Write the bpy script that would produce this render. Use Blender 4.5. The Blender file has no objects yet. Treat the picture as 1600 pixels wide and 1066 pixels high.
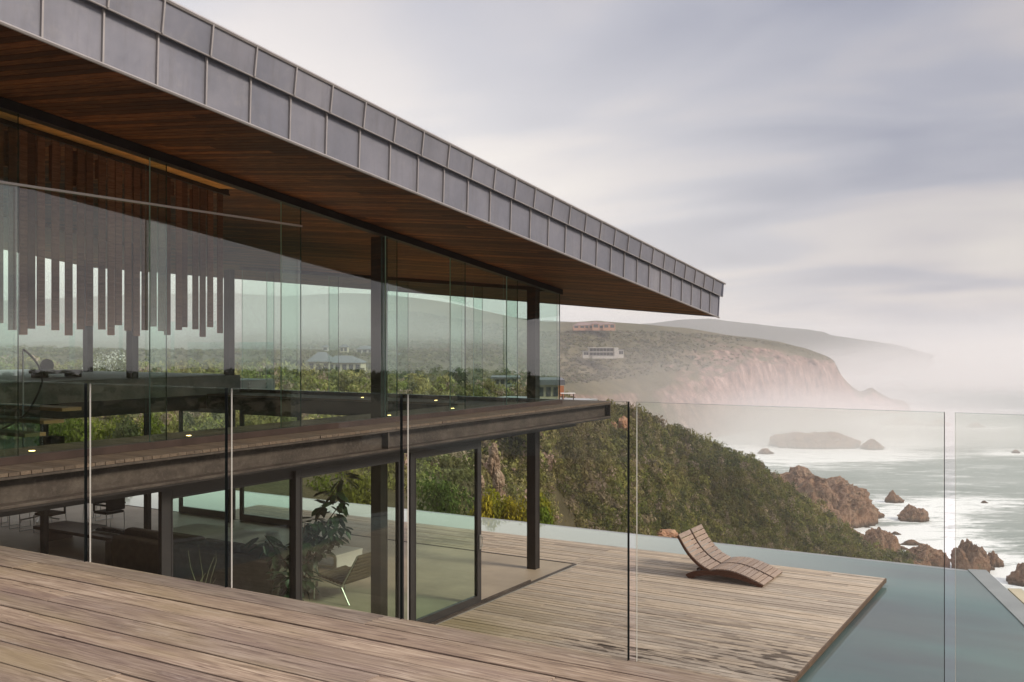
import bpy, math, random
import numpy as np
from mathutils import Vector, Matrix, noise as mnoise
random.seed(7)
SC = bpy.context.scene
COL = SC.collection

# ------------------------------------------------------------------ camera, world, sun, exposure
EYE = 4.4                      # eye height above the pool terrace
YAW = math.radians(31.0)
F = 1530.0; CX = 800.0; HZ = 536.0
cd = bpy.data.cameras.new('camera'); cam = bpy.data.objects.new('camera', cd); COL.objects.link(cam)
cam.location = (0, 0, EYE); cam.rotation_euler = (math.pi/2, 0, YAW)
cd.sensor_width = 36; cd.lens = 36*F/1600; cd.shift_y = 3/1600
cd.clip_start = 0.05; cd.clip_end = 20000
SC.camera = cam

SUN_EL = math.radians(34); SUN_AZ = math.radians(86)     # azimuth from +Y towards +X
world = bpy.data.worlds.new('World'); SC.world = world; world.use_nodes = True
nt = world.node_tree; N = nt.nodes; L = nt.links
for n in list(N): N.remove(n)
def wn(t, **k):
    n = N.new(t)
    for a, b in k.items(): setattr(n, a, b)
    return n
out = wn('ShaderNodeOutputWorld'); bg = wn('ShaderNodeBackground'); bg.inputs['Strength'].default_value = 0.1
sky = wn('ShaderNodeTexSky', sky_type='NISHITA'); sky.sun_disc = False
sky.sun_elevation = SUN_EL; sky.sun_rotation = SUN_AZ; sky.air_density = 1.2; sky.dust_density = 2.0
tc = wn('ShaderNodeTexCoord'); sep = wn('ShaderNodeSeparateXYZ'); L.new(tc.outputs['Generated'], sep.inputs[0])
def wmath(op, a, b=None):
    n = wn('ShaderNodeMath', operation=op)
    for i, v in enumerate((a, b)):
        if v is None: continue
        if isinstance(v, (int, float)): n.inputs[i].default_value = v
        else: L.new(v, n.inputs[i])
    return n.outputs[0]
zz = wmath('ADD', wmath('MAXIMUM', sep.outputs['Z'], 0.0), 0.17)
comb = wn('ShaderNodeCombineXYZ')
L.new(wmath('DIVIDE', sep.outputs['X'], zz), comb.inputs[0]); L.new(wmath('DIVIDE', sep.outputs['Y'], zz), comb.inputs[1])
mp = wn('ShaderNodeMapping'); L.new(comb.outputs[0], mp.inputs['Vector'])
mp.inputs['Rotation'].default_value = (0, 0, math.radians(-22)); mp.inputs['Scale'].default_value = (0.58, 1.0, 1)
mp.inputs['Location'].default_value = (0.35, 0.9, 0)
n1 = wn('ShaderNodeTexNoise'); n1.inputs['Scale'].default_value = 0.75; n1.inputs['Detail'].default_value = 5; n1.inputs['Roughness'].default_value = 0.48; n1.inputs['Distortion'].default_value = 0.6
n2 = wn('ShaderNodeTexNoise'); n2.inputs['Scale'].default_value = 1.7; n2.inputs['Detail'].default_value = 5; n2.inputs['Roughness'].default_value = 0.42; n2.inputs['Distortion'].default_value = 0.8
L.new(mp.outputs[0], n1.inputs['Vector']); L.new(mp.outputs[0], n2.inputs['Vector'])
mixn = wmath('ADD', wmath('MULTIPLY', n1.outputs['Fac'], 0.60), wmath('MULTIPLY', n2.outputs['Fac'], 0.40))
cr = wn('ShaderNodeValToRGB'); L.new(mixn, cr.inputs['Fac'])
K = 5.9
def el(i, p, c):
    e = cr.color_ramp.elements[i] if i < len(cr.color_ramp.elements) else cr.color_ramp.elements.new(p)
    e.position = p; e.color = (c[0], c[1], c[2], 1)
cr.color_ramp.elements[0].position = 0.38; cr.color_ramp.elements[0].color = (.33, .345, .435, 1)
cr.color_ramp.elements[1].position = 0.64; cr.color_ramp.elements[1].color = (.73, .685, .655, 1)
e = cr.color_ramp.elements.new(0.46); e.color = (.435, .44, .515, 1)
e = cr.color_ramp.elements.new(0.53); e.color = (.59, .555, .575, 1)
# creamier, brighter cloud towards the horizon, most of all inland (towards -X) where the cover is thin
def wrng(v, a, b, c, d):
    n = wn('ShaderNodeMapRange'); L.new(v, n.inputs['Value'])
    for k, x in zip(('From Min', 'From Max', 'To Min', 'To Max'), (a, b, c, d)): n.inputs[k].default_value = x
    return n.outputs[0]
hfac = wmath('MULTIPLY', wrng(sep.outputs['Z'], 0.0, 0.36, 0.9, 0.12), wrng(sep.outputs['X'], -0.72, -0.16, 1.0, 0.04))
mh = wn('ShaderNodeMix', data_type='RGBA'); L.new(hfac, mh.inputs['Factor']); L.new(cr.outputs[0], mh.inputs['A'])
mh.inputs['B'].default_value = (1.30, 1.22, 1.10, 1)
# overcast sky: inland side brighter, zenith much brighter than the horizon
gain = wmath('MULTIPLY', wrng(sep.outputs['X'], -1.0, 0.2, K*1.42, K*0.95), wrng(sep.outputs['Z'], 0.36, 0.85, 1.0, 2.5))
# unseen sky low behind the camera dimmed to darken faces turned there
gain = wmath('MULTIPLY', gain, wmath('MAXIMUM', wrng(sep.outputs['Y'], -0.5, 0.25, 0.35, 1.0), wrng(sep.outputs['Z'], 0.35, 0.75, 0.0, 1.0)))
vm = wn('ShaderNodeVectorMath', operation='SCALE'); L.new(mh.outputs['Result'], vm.inputs[0]); L.new(gain, vm.inputs['Scale'])
mx = wn('ShaderNodeMix', data_type='RGBA'); mx.inputs['Factor'].default_value = 0.93
L.new(sky.outputs[0], mx.inputs['A']); L.new(vm.outputs[0], mx.inputs['B'])
L.new(mx.outputs['Result'], bg.inputs['Color']); L.new(bg.outputs[0], out.inputs['Surface'])

sd = bpy.data.lights.new('sun', 'SUN'); sun = bpy.data.objects.new('sun', sd); COL.objects.link(sun)
sd.energy = 2.2; sd.angle = math.radians(14); sd.color = (1, .88, .74)
sdir = Vector((math.sin(SUN_AZ)*math.cos(SUN_EL), math.cos(SUN_AZ)*math.cos(SUN_EL), math.sin(SUN_EL)))
sun.rotation_euler = sdir.to_track_quat('Z', 'Y').to_euler()

SC.view_settings.view_transform = 'Standard'; SC.view_settings.look = 'None'; SC.view_settings.exposure = 0.6; SC.view_settings.gamma = 1
cy = SC.cycles
cy.use_denoising = True
try: cy.denoiser = 'OPENIMAGEDENOISE'
except Exception: pass
cy.max_bounces = 9; cy.diffuse_bounces = 4; cy.glossy_bounces = 4; cy.transmission_bounces = 4; cy.transparent_max_bounces = 40; cy.volume_bounces = 2
cy.sample_clamp_indirect = 4; cy.use_adaptive_sampling = True; cy.adaptive_threshold = 0.01
cy.caustics_reflective = False; cy.caustics_refractive = False

# ------------------------------------------------------------------ helpers
CS, SN = math.cos(YAW), math.sin(YAW)
def at(px, py, d):
    """The point that lies d metres ahead along the view axis behind photo point px, py."""
    a = (px-CX)/F*d
    return Vector((-SN*d+a*CS, CS*d+a*SN, EYE+(HZ-py)/F*d))

def link(name, me, mat=None, parent=None):
    o = bpy.data.objects.new(name, me); COL.objects.link(o)
    if mat is not None:
        for m in (mat if isinstance(mat, (list, tuple)) else [mat]): me.materials.append(m)
    if parent is not None: o.parent = parent
    return o
def tag(o, label=None, cat=None, group=None, kind=None):
    if label: o['label'] = label
    if cat: o['category'] = cat
    if group: o['group'] = group
    if kind: o['kind'] = kind
    return o
def empty(name, loc=(0, 0, 0), label=None, cat=None, group=None):
    o = bpy.data.objects.new(name, None); COL.objects.link(o); o.location = loc
    o.empty_display_size = .2
    return tag(o, label, cat, group)

class MB:
    def __init__(s): s.v = []; s.f = []; s.m = []
    def add(s, vs, fs, m=0):
        b = len(s.v); s.v += [tuple(p) for p in vs]
        for f in fs: s.f.append(tuple(i+b for i in f)); s.m.append(m)
    def box(s, x0, x1, y0, y1, z0, z1, m=0, mf=None):
        vs = [(x0,y0,z0),(x1,y0,z0),(x1,y1,z0),(x0,y1,z0),(x0,y0,z1),(x1,y0,z1),(x1,y1,z1),(x0,y1,z1)]
        fs = [(0,3,2,1),(4,5,6,7),(0,1,5,4),(2,3,7,6),(3,0,4,7),(1,2,6,5)]   # bottom top -y +y -x +x
        b = len(s.v); s.v += vs
        for k, f in enumerate(fs):
            s.f.append(tuple(i+b for i in f)); s.m.append(mf[k] if mf else m)
    def obox(s, c, ax, ay, az, hx, hy, hz, m=0):
        c = Vector(c); ax = Vector(ax).normalized()*hx; ay = Vector(ay).normalized()*hy; az = Vector(az).normalized()*hz
        vs = [c-ax-ay-az, c+ax-ay-az, c+ax+ay-az, c-ax+ay-az, c-ax-ay+az, c+ax-ay+az, c+ax+ay+az, c-ax+ay+az]
        s.add(vs, [(0,3,2,1),(4,5,6,7),(0,1,5,4),(2,3,7,6),(3,0,4,7),(1,2,6,5)], m)
    def tube(s, pts, r, n=8, m=0, cap=True):
        pts = [Vector(p) for p in pts]; b = len(s.v)
        rs = r if isinstance(r, (list, tuple)) else [r]*len(pts)
        for i, p in enumerate(pts):
            t = (pts[min(i+1, len(pts)-1)]-pts[max(i-1, 0)])
            if t.length < 1e-9: t = Vector((0, 0, 1))
            t.normalize(); u = t.cross(Vector((0, 0, 1)))
            if u.length < 1e-3: u = t.cross(Vector((1, 0, 0)))
            u.normalize(); w = t.cross(u)
            for k in range(n):
                a = 2*math.pi*k/n
                s.v.append(tuple(p+(u*math.cos(a)+w*math.sin(a))*rs[i]))
        for i in range(len(pts)-1):
            for k in range(n):
                s.f.append((b+i*n+k, b+i*n+(k+1)%n, b+(i+1)*n+(k+1)%n, b+(i+1)*n+k)); s.m.append(m)
        if cap:
            s.f.append(tuple(b+k for k in range(n))); s.m.append(m)
            e = b+(len(pts)-1)*n; s.f.append(tuple(e+k for k in reversed(range(n)))); s.m.append(m)
    def lathe(s, c, prof, n=20, m=0):
        b = len(s.v)
        for r, z in prof:
            for k in range(n):
                a = 2*math.pi*k/n; s.v.append((c[0]+r*math.cos(a), c[1]+r*math.sin(a), c[2]+z))
        for i in range(len(prof)-1):
            for k in range(n):
                s.f.append((b+i*n+k, b+i*n+(k+1)%n, b+(i+1)*n+(k+1)%n, b+(i+1)*n+k)); s.m.append(m)
        s.f.append(tuple(b+k for k in reversed(range(n)))); s.m.append(m)
        e = b+(len(prof)-1)*n; s.f.append(tuple(e+k for k in range(n))); s.m.append(m)
    def prism(s, poly, axis, a0, a1, m=0):
        """poly: 2-D outline in the plane across axis ('x','y','z'); extruded from a0 to a1."""
        n = len(poly)
        def P(p, a):
            return {'x': (a, p[0], p[1]), 'y': (p[0], a, p[1]), 'z': (p[0], p[1], a)}[axis]
        vs = [P(p, a0) for p in poly]+[P(p, a1) for p in poly]
        fs = [tuple(reversed(range(n))), tuple(range(n, 2*n))]+[(i, (i+1)%n, n+(i+1)%n, n+i) for i in range(n)]
        s.add(vs, fs, m)
    def build(s, name, mat, parent=None, bevel=0, smooth=False, loc=None, recalc=False):
        me = bpy.data.meshes.new(name); me.from_pydata(s.v, [], s.f); me.update()
        o = link(name, me, mat, parent)
        me.polygons.foreach_set('material_index', s.m)
        if smooth: me.polygons.foreach_set('use_smooth', [True]*len(me.polygons))
        if recalc:
            import bmesh
            bm = bmesh.new(); bm.from_mesh(me); bmesh.ops.recalc_face_normals(bm, faces=bm.faces); bm.to_mesh(me); bm.free()
        if bevel:
            md = o.modifiers.new('bevel', 'BEVEL'); md.width = bevel; md.segments = 2; md.limit_method = 'ANGLE'
        if parent is not None and loc is None: o.matrix_parent_inverse = parent.matrix_basis.inverted()
        return o

# ------------------------------------------------------------------ materials
MATS = {}
class MatB:
    def __init__(s, name):
        s.m = bpy.data.materials.new(name); s.m.use_nodes = True; s.nt = s.m.node_tree
        s.N = s.nt.nodes; s.L = s.nt.links
        s.p = s.N['Principled BSDF']; s.out = s.N['Material Output']; MATS[name] = s.m
        s.tc = None
    def new(s, t, **k):
        n = s.N.new(t)
        for a, b in k.items(): setattr(n, a, b)
        return n
    def put(s, sock, v):
        if isinstance(v, (int, float)): sock.default_value = v
        elif isinstance(v, (tuple, list)): sock.default_value = (v[0], v[1], v[2], 1) if len(sock.default_value) == 4 else v
        else: s.L.new(v, sock)
    def obj(s):
        if not s.tc: s.tc = s.new('ShaderNodeTexCoord')
        return s.tc.outputs['Object']
    def geo(s, w='Position'):
        return s.new('ShaderNodeNewGeometry').outputs[w]
    def map(s, scale=(1, 1, 1), src=None, rot=(0, 0, 0), loc=(0, 0, 0)):
        n = s.new('ShaderNodeMapping'); s.L.new(src if src is not None else s.geo(), n.inputs['Vector'])
        n.inputs['Scale'].default_value = scale; n.inputs['Rotation'].default_value = rot; n.inputs['Location'].default_value = loc
        return n.outputs[0]
    def noise(s, scale, detail=4, rough=.55, vec=None, dist=0):
        n = s.new('ShaderNodeTexNoise'); n.inputs['Scale'].default_value = scale; n.inputs['Detail'].default_value = detail
        n.inputs['Roughness'].default_value = rough; n.inputs['Distortion'].default_value = dist
        s.L.new(vec if vec is not None else s.geo(), n.inputs['Vector']); return n.outputs['Fac']
    def ramp(s, fac, stops):
        n = s.new('ShaderNodeValToRGB'); s.L.new(fac, n.inputs['Fac']); r = n.color_ramp
        for i, (p, c) in enumerate(stops):
            if isinstance(c, (int, float)): c = (c, c, c)
            e = r.elements[i] if i < 2 else r.elements.new(p)
            e.position = p; e.color = (c[0], c[1], c[2], 1)
        return n.outputs['Color']
    def mix(s, fac, a, b, blend='MIX'):
        n = s.new('ShaderNodeMix', data_type='RGBA', blend_type=blend)
        s.put(n.inputs['Factor'], fac); s.put(n.inputs['A'], a); s.put(n.inputs['B'], b); return n.outputs['Result']
    def math(s, op, a, b=0.0):
        n = s.new('ShaderNodeMath', operation=op); s.put(n.inputs[0], a); s.put(n.inputs[1], b); return n.outputs[0]
    def rng(s, v, a, b, c=0, d=1):
        n = s.new('ShaderNodeMapRange'); s.L.new(v, n.inputs['Value'])
        for k, x in zip(('From Min', 'From Max', 'To Min', 'To Max'), (a, b, c, d)): n.inputs[k].default_value = x
        return n.outputs[0]
    def bump(s, h, strength=.3, dist=.02):
        n = s.new('ShaderNodeBump'); n.inputs['Strength'].default_value = strength; n.inputs['Distance'].default_value = dist
        s.L.new(h, n.inputs['Height']); s.L.new(n.outputs[0], s.p.inputs['Normal'])
    def set(s, **k):
        for a, v in k.items():
            s.put(s.p.inputs[{'col': 'Base Color', 'rough': 'Roughness', 'metal': 'Metallic', 'spec': 'Specular IOR Level', 'ior': 'IOR'}[a]], v)
        return s

def deck_mat(name, cA, cB, cC, along, stain=None, moss=None, spec=.3, rough=.7, gs=1.0, tones=((.82, .78, .76), (.98, .97, .97), (1.06, 1.0, .93), (1.16, 1.12, 1.08))):
    b = MatB(name)
    sc = (1.2*gs, 22*gs, 22*gs) if along == 'x' else (22*gs, 1.2*gs, 22*gs)
    rnd = b.geo('Random Per Island') if along != 'z' else b.new('ShaderNodeObjectInfo').outputs['Random']
    off = b.new('ShaderNodeVectorMath', operation='ADD')
    cb = b.new('ShaderNodeCombineXYZ'); b.L.new(b.math('MULTIPLY', rnd, 37.0), cb.inputs[2])
    b.L.new(b.geo(), off.inputs[0]); b.L.new(cb.outputs[0], off.inputs[1])
    grain = b.noise(3.2, 7, .62, b.map(sc, off.outputs[0]), .5)
    blot = b.noise(2.3, 4, .6, b.map((.8, 2.2, 2.2) if along == 'x' else (2.2, .8, 2.2), off.outputs[0]))
    flecks = b.noise(9, 4, .65, b.map((.8, 4.5, 4.5) if along == 'x' else (4.5, 1.0, 4.5), off.outputs[0]))
    c = b.ramp(grain, [(.33, cA), (.5, cB), (.67, cC)])
    c = b.mix(b.rng(blot, .35, .7, 0, .65), c, tuple(x*.78 for x in cB))
    c = b.mix(b.rng(flecks, .64, .70, 0, .7), c, tuple(x*.42 for x in cA))
    tone = b.ramp(rnd, list(zip((0, .35, .7, 1), tones)))
    c = b.mix(1.0, c, tone, 'MULTIPLY')
    if moss: c = moss(b, c)
    if stain: c = stain(b, c, rnd)
    b.set(col=c, rough=rough, spec=spec)
    b.bump(grain, .35, .004)
    return b.m

def near_moss(b, c):
    n = b.noise(1.3, 3, .6, b.map((.5, 1.6, 1)))
    c = b.mix(b.rng(n, .5, .7, 0, .5), c, (.33, .255, .13))
    n2 = b.noise(1.0, 4, .65, b.map((.45, 2.4, 1), loc=(3, 5, 0)))
    c = b.mix(b.rng(n2, .5, .68, 0, .62), c, (.17, .112, .105))
    n3 = b.noise(5.0, 5, .7, b.map((.5, 2.0, 1)))
    return b.mix(b.rng(n3, .6, .75, 0, .4), c, (.56, .48, .41))
def pool_stain(b, c, rnd):
    sp = b.new('ShaderNodeSeparateXYZ'); b.L.new(b.geo(), sp.inputs[0])
    X, Y = sp.outputs['X'], sp.outputs['Y']
    near = b.rng(Y, 13.6, 16.0, 1, 0)
    side = b.math('MULTIPLY', b.rng(X, -7.4, -6.2, 0, 1), 1.0)
    n = b.noise(1.1, 4, .6, b.map((.55, 1.6, 1)))
    m = b.math('MULTIPLY', b.math('MULTIPLY', near, side), b.rng(n, .36, .56, 0, 1))
    boards = b.rng(b.noise(1.0, 2, .5, b.map((2.2, 8.0, 1))), .51, .55, 0, 1)
    m2 = b.math('MULTIPLY', m, b.math('ADD', b.math('MULTIPLY', boards, .7), .3))
    c = b.mix(m2, c, (.115, .085, .066))
    g = b.math('MULTIPLY', b.rng(Y, 12.4, 15.5, 1, 0), b.rng(X, -6.6, -8.2, 0, 1))
    return b.mix(b.math('MULTIPLY', b.math('MULTIPLY', g, b.rng(n, .3, .6, .3, 1)), .75), c, (.22, .185, .075))

deck_near = deck_mat('weathered_terrace_boards', (.115, .080, .060), (.325, .248, .185), (.51, .42, .33), 'x', moss=near_moss)
deck_pool = deck_mat('weathered_pool_boards', (.32, .25, .20), (.54, .45, .37), (.69, .60, .51), 'x', stain=pool_stain)
deck_upper = deck_mat('dark_walkway_boards', (.085, .065, .050), (.155, .118, .092), (.23, .18, .145), 'x')
soffit_m = deck_mat('dark_soffit_boards', (.046, .018, .009), (.145, .057, .022), (.27, .118, .048), 'x', spec=.25, rough=.5, gs=.6, tones=((.42, .40, .38), (.72, .70, .68), (1.1, 1.08, 1.05), (1.75, 1.65, 1.5)))
slat_m = deck_mat('brown_screen_timber', (.15, .066, .042), (.25, .115, .074), (.33, .168, .115), 'z', spec=.3, tones=((.5, .46, .44), (.85, .82, .8), (1.1, 1.06, 1.02), (1.45, 1.4, 1.35)))
lounger_m = deck_mat('grey_teak', (.22, .155, .125), (.36, .275, .235), (.47, .385, .345), 'y', gs=1.5)
lounger_dark = deck_mat('brown_teak', (.07, .032, .022), (.125, .058, .040), (.17, .085, .060), 'x')
floor_dark = deck_mat('dark_floor_boards', (.09, .055, .036), (.16, .10, .068), (.21, .14, .098), 'x', rough=.45)

def simple(name, col, rough=.6, metal=0, spec=.4, var=.15, ns=6, bump=0, emis=None):
    b = MatB(name); n = b.noise(ns, 5, .6)
    c = b.mix(b.rng(n, .3, .7), tuple(x*(1-var) for x in col), tuple(min(1, x*(1+var)) for x in col))
    b.set(col=c, rough=rough, metal=metal, spec=spec)
    if bump: b.bump(n, bump, .02)
    if emis:
        b.p.inputs['Emission Color'].default_value = (*emis[0], 1); b.p.inputs['Emission Strength'].default_value = emis[1]
    return b.m

def steel_mat():
    b = MatB('weathered_steel')
    n = b.noise(3.0, 8, .68, b.map((1, .8, 1.6))); n2 = b.noise(26, 4, .6)
    c = b.ramp(n, [(.3, (.036, .028, .024)), (.5, (.070, .054, .045)), (.68, (.118, .096, .08))])
    c = b.mix(b.rng(n2, .5, .72, 0, .55), c, (.14, .118, .10)); c = b.mix(b.rng(b.noise(5, 6, .75, b.map((1, 1, .35), loc=(7, 1, 2))), .52, .7, 0, .6), c, (.05, .038, .033))
    b.set(col=c, rough=.62, metal=.1, spec=.4); b.bump(n2, .15, .004); return b.m
steel = steel_mat()
steel_dark = simple('dark_column_steel', (.030, .026, .025), .5, .2, .4, .25, 3)
frame_m = simple('charcoal_aluminium', (.045, .043, .044), .38, .3, .45, .1, 2)
def zinc_mat():
    b = MatB('zinc_cladding')
    n = b.noise(1.1, 5, .6); rnd = b.geo('Random Per Island'); n2 = b.noise(14, 3, .6)
    c = b.ramp(n, [(.3, (.195, .20, .235)), (.55, (.255, .255, .295)), (.75, (.31, .306, .34))])
    c = b.mix(1, c, b.ramp(rnd, [(0, (.93, .94, .96)), (1, (1.07, 1.06, 1.05))]), 'MULTIPLY')
    c = b.mix(b.rng(n2, .6, .8, 0, .2), c, (.30, .29, .30))
    sk = b.noise(9, 5, .65, b.map((1, 1, .10)))
    c = b.mix(b.rng(sk, .5, .72, 0, .5), c, (.19, .185, .20)); c = b.mix(b.rng(b.noise(3.1, 6, .7), .55, .75, 0, .35), c, (.36, .345, .345))
    b.set(col=c, rough=b.rng(n2, .3, .7, .42, .58), metal=.4, spec=.5)
    b.bump(b.noise(2.1, 3, .5), .28, .03); return b.m
zinc = zinc_mat()
zinc_seam = simple('zinc_seam', (.40, .375, .37), .45, .4, .5, .1, 5)
concrete = simple('grey_concrete', (.30, .295, .265), .75, 0, .3, .28, 1.6, .1)
floor_m = simple('polished_concrete_floor', (.42, .335, .25), .5, 0, .25, .2, .9)
white_paint = simple('white_paint', (.74, .72, .68), .6, 0, .4, .05, 2)
cream_wall = simple('cream_render', (.55, .48, .36), .8, 0, .3, .1, 1)
stone_cope = simple('wet_grey_stone', (.27, .28, .28), .3, 0, .5, .14, 2.2)
dark_void = simple('dark_lining', (.018, .016, .015), .8, 0, .2, .2, 1)
ceiling_glow = simple('lamp_glow_oak', (.64, .33, .13), .55, 0, .3, .2, 8)  # warm lamp glow on the ceiling put into its raised orange colour
black_edge = simple('dark_glass_edge', (.006, .008, .008), .7, 0, .1, .1, 2)  # shaded side of the glass edges put into the colour
pale_edge = simple('bright_glass_edge', (.70, .66, .64), .3, .3, .6, .05, 2)  # pale colour holds the sky highlight of the glass edges
green_edge = simple('green_glass_edge', (.018, .055, .045), .2, 0, .5, .1, 2)
chrome = simple('brushed_steel', (.55, .54, .51), .45, .9, .5, .05, 3)
black_m = simple('black_fabric', (.02, .019, .018), .7, 0, .3, .2, 4)
leather = simple('brown_leather', (.12, .078, .055), .5, 0, .4, .2, 5)
sofa_m = simple('brown_grey_fabric', (.20, .16, .135), .85, 0, .2, .15, 7)
bed_m = simple('cream_fabric', (.82, .77, .66), .85, 0, .2, .08, 6)
basket_m = simple('white_woven_fibre', (.60, .58, .52), .8, 0, .2, .2, 40, .3)
leaf_m = simple('dark_green_leaf', (.018, .042, .016), .42, 0, .5, .4, 9)
stem_m = simple('bark_brown', (.09, .06, .04), .8, 0, .2, .3, 8)
orange_m = simple('orange_plastic', (.42, .17, .08), .5, 0, .4, .1, 3)
twig_m = simple('pale_twig', (.33, .27, .17), .7, 0, .3, .2, 9)
wood_block = simple('dark_oak_block', (.12, .07, .042), .5, 0, .4, .25, 5)
curtain_m = simple('blue_grey_curtain', (.26, .30, .33), .8, 0, .2, .15, 3)
stone_b = simple('black_pebble', (.03, .03, .03), .6, 0, .4, .3, 5)
lamp_m = simple('lit_floor_lamp', (1, .8, .5), .3, 0, .4, .01, 2, 0, ((1, .62, .22), 9.0))

def glass_mat(name, tint, ior, refl=1.0, rough=0.0):
    b = MatB(name); b.N.remove(b.p)
    tr = b.new('ShaderNodeBsdfTransparent'); tr.inputs['Color'].default_value = (*tint, 1)
    gl = b.new('ShaderNodeBsdfGlossy'); gl.inputs['Roughness'].default_value = rough; gl.inputs['Color'].default_value = (refl, refl, refl, 1)
    fr = b.new('ShaderNodeFresnel'); fr.inputs['IOR'].default_value = ior
    back = b.new('ShaderNodeNewGeometry')
    fac = b.math('MULTIPLY', fr.outputs[0], b.math('SUBTRACT', 1.0, back.outputs['Backfacing']))
    mxs = b.new('ShaderNodeMixShader'); b.L.new(fac, mxs.inputs[0]); b.L.new(tr.outputs[0], mxs.inputs[1]); b.L.new(gl.outputs[0], mxs.inputs[2])
    b.L.new(mxs.outputs[0], b.out.inputs['Surface']); return b.m
# tint acts twice (front and back face of every pane)
glass_fac = glass_mat('facade_glass', (.905, .968, .938), 2.0)
glass_end = glass_mat('end_glass', (.93, .98, .96), 1.4)
glass_low = glass_mat('green_door_glass', (.86, .96, .90), 1.55)
glass_low_clear = glass_mat('clear_door_glass', (.95, .975, .95), 1.45)
glass_bal = glass_mat('balustrade_glass', (.938, .956, .934), 1.33)
glass_in = glass_mat('inner_glass', (.95, .985, .98), 1.35)

# ------------------------------------------------------------------ decks
def boards(mb, x0, x1, y0, y1, pitch, z1, th, gap=.007, lmin=2.2, lmax=4.8, jit=.0015, rng=random):
    n = max(1, round((y1-y0)/pitch)); p = (y1-y0)/n
    for i in range(n):
        a = y0+i*p; x = x0-rng.uniform(0, lmin)
        while x < x1:
            e = x+rng.uniform(lmin, lmax)
            u0, u1 = max(x, x0), min(e, x1)
            if u1-u0 > .02:
                dz = rng.uniform(-jit, jit); g = gap*rng.uniform(.7, 1.5)
                mb.box(u0+.0015, u1-.0015, a+g/2, a+p-g/2, z1-th+dz, z1+dz)
            x = e
r = random.Random(3)
mb = MB(); boards(mb, -9.5, 3.2, -2.5, 3.845, .176, 3.05, .03, .0095, 2.4, 5.5, .002, r)
o = mb.build('terrace_deck', deck_near, bevel=.003); tag(o, kind='structure')
mb = MB(); mb.box(-9.5, 3.2, -2.5, 3.80, 2.55, 3.0); mb.box(-9.4, 3.1, -2.4, 3.5, -.6, 2.55)
o = mb.build('terrace_base', steel_dark); tag(o, kind='structure')

mb = MB(); r = random.Random(5)
boards(mb, -8.93, -3.45, -3.0, 19.3, .125, 0.0, .035, .012, 1.4, 3.6, .003, r)
boards(mb, -19.6, -8.93, 17.34, 19.3, .125, 0.0, .035, .012, 1.4, 3.6, .003, r)
o = mb.build('pool_deck', deck_pool); tag(o, kind='structure')
mb = MB()
mb.box(-8.93, -3.60, -3.0, 19.15, -.6, -.042); mb.box(-19.45, -8.93, 17.3, 19.15, -.6, -.042)
o = mb.build('pool_deck_base', dark_void); tag(o, kind='structure')
mb = MB(); mb.box(-3.455, -3.43, -3.0, 19.32, -.075, -.005); mb.box(-19.6, -3.455, 19.302, 19.325, -.07, -.006)
o = mb.build('deck_edge_boards', wood_block); tag(o, kind='structure')

# ------------------------------------------------------------------ pool
def water_mat(name, ca, cb, rough, bumps, ior=1.33):
    b = MatB(name)
    n = b.noise(.42, 3, .5, b.map((.6, 1.4, 1), rot=(0, 0, .5))); n2 = b.noise(.9, 3, .5, b.map((.5, 1.6, 1)))
    c = b.mix(b.rng(n, .35, .68), ca, cb)
    if name == 'pool_water':      # bright sky sheen painted into the water colour, infinity edge and far left
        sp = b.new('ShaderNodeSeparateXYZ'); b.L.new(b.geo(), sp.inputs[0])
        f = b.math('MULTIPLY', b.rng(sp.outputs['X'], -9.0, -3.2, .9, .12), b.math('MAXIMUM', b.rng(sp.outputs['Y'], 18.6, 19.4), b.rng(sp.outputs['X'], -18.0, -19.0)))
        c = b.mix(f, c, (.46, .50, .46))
    b.set(col=c, rough=rough, spec=.5, ior=ior); b.bump(n2, bumps, .02); return b.m
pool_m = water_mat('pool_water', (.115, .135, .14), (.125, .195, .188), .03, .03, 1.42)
mb = MB()
mb.add([(-34, 8, -.13), (-34, 21.3, -.13), (-2.23, 21.3, -.13), (5.62, -3.0, -.13), (-5, -3.0, -.13), (-5, 8, -.13)], [(5, 4, 3, 2, 1, 0)])
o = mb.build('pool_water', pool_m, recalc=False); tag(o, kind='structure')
if o.data.polygons[0].normal.z < 0: o.data.flip_normals()
mb = MB()
mb.box(-34, -2.2, 21.302, 21.45, -3.2, -.134)
o = mb.build('infinity_edge', stone_cope); tag(o, kind='structure')
# slanting right-hand pool wall, its gutter and the outer wall
def strip(mb, p, q, w0, w1, z0, z1):
    p = Vector((*p, 0)); q = Vector((*q, 0)); t = (q-p).normalized(); n = Vector((t.y, -t.x, 0))
    if n.x < 0: n = -n
    poly = [p+n*w0, q+n*w0, q+n*w1, p+n*w1]
    mb.prism([(v.x, v.y) for v in poly][::-1], 'z', z0, z1)
A = (-2.27, 21.43); B = (5.62, -3.0)
mb = MB(); strip(mb, A, B, 0, .34, -3.2, -.11); o = mb.build('pool_coping', stone_cope, recalc=True); tag(o, kind='structure')
mb = MB(); strip(mb, A, B, .342, .62, -3.3, -1.1); o = mb.build('pool_gutter', dark_void, recalc=True); tag(o, kind='structure')
mb = MB(); strip(mb, (-2.05, 20.72), B, .56, .80, -3.4, -.28); o = mb.build('outer_pool_wall', cream_wall, recalc=True); tag(o, 'cream rendered wall running outside the gutter of the pool', 'wall')

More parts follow.
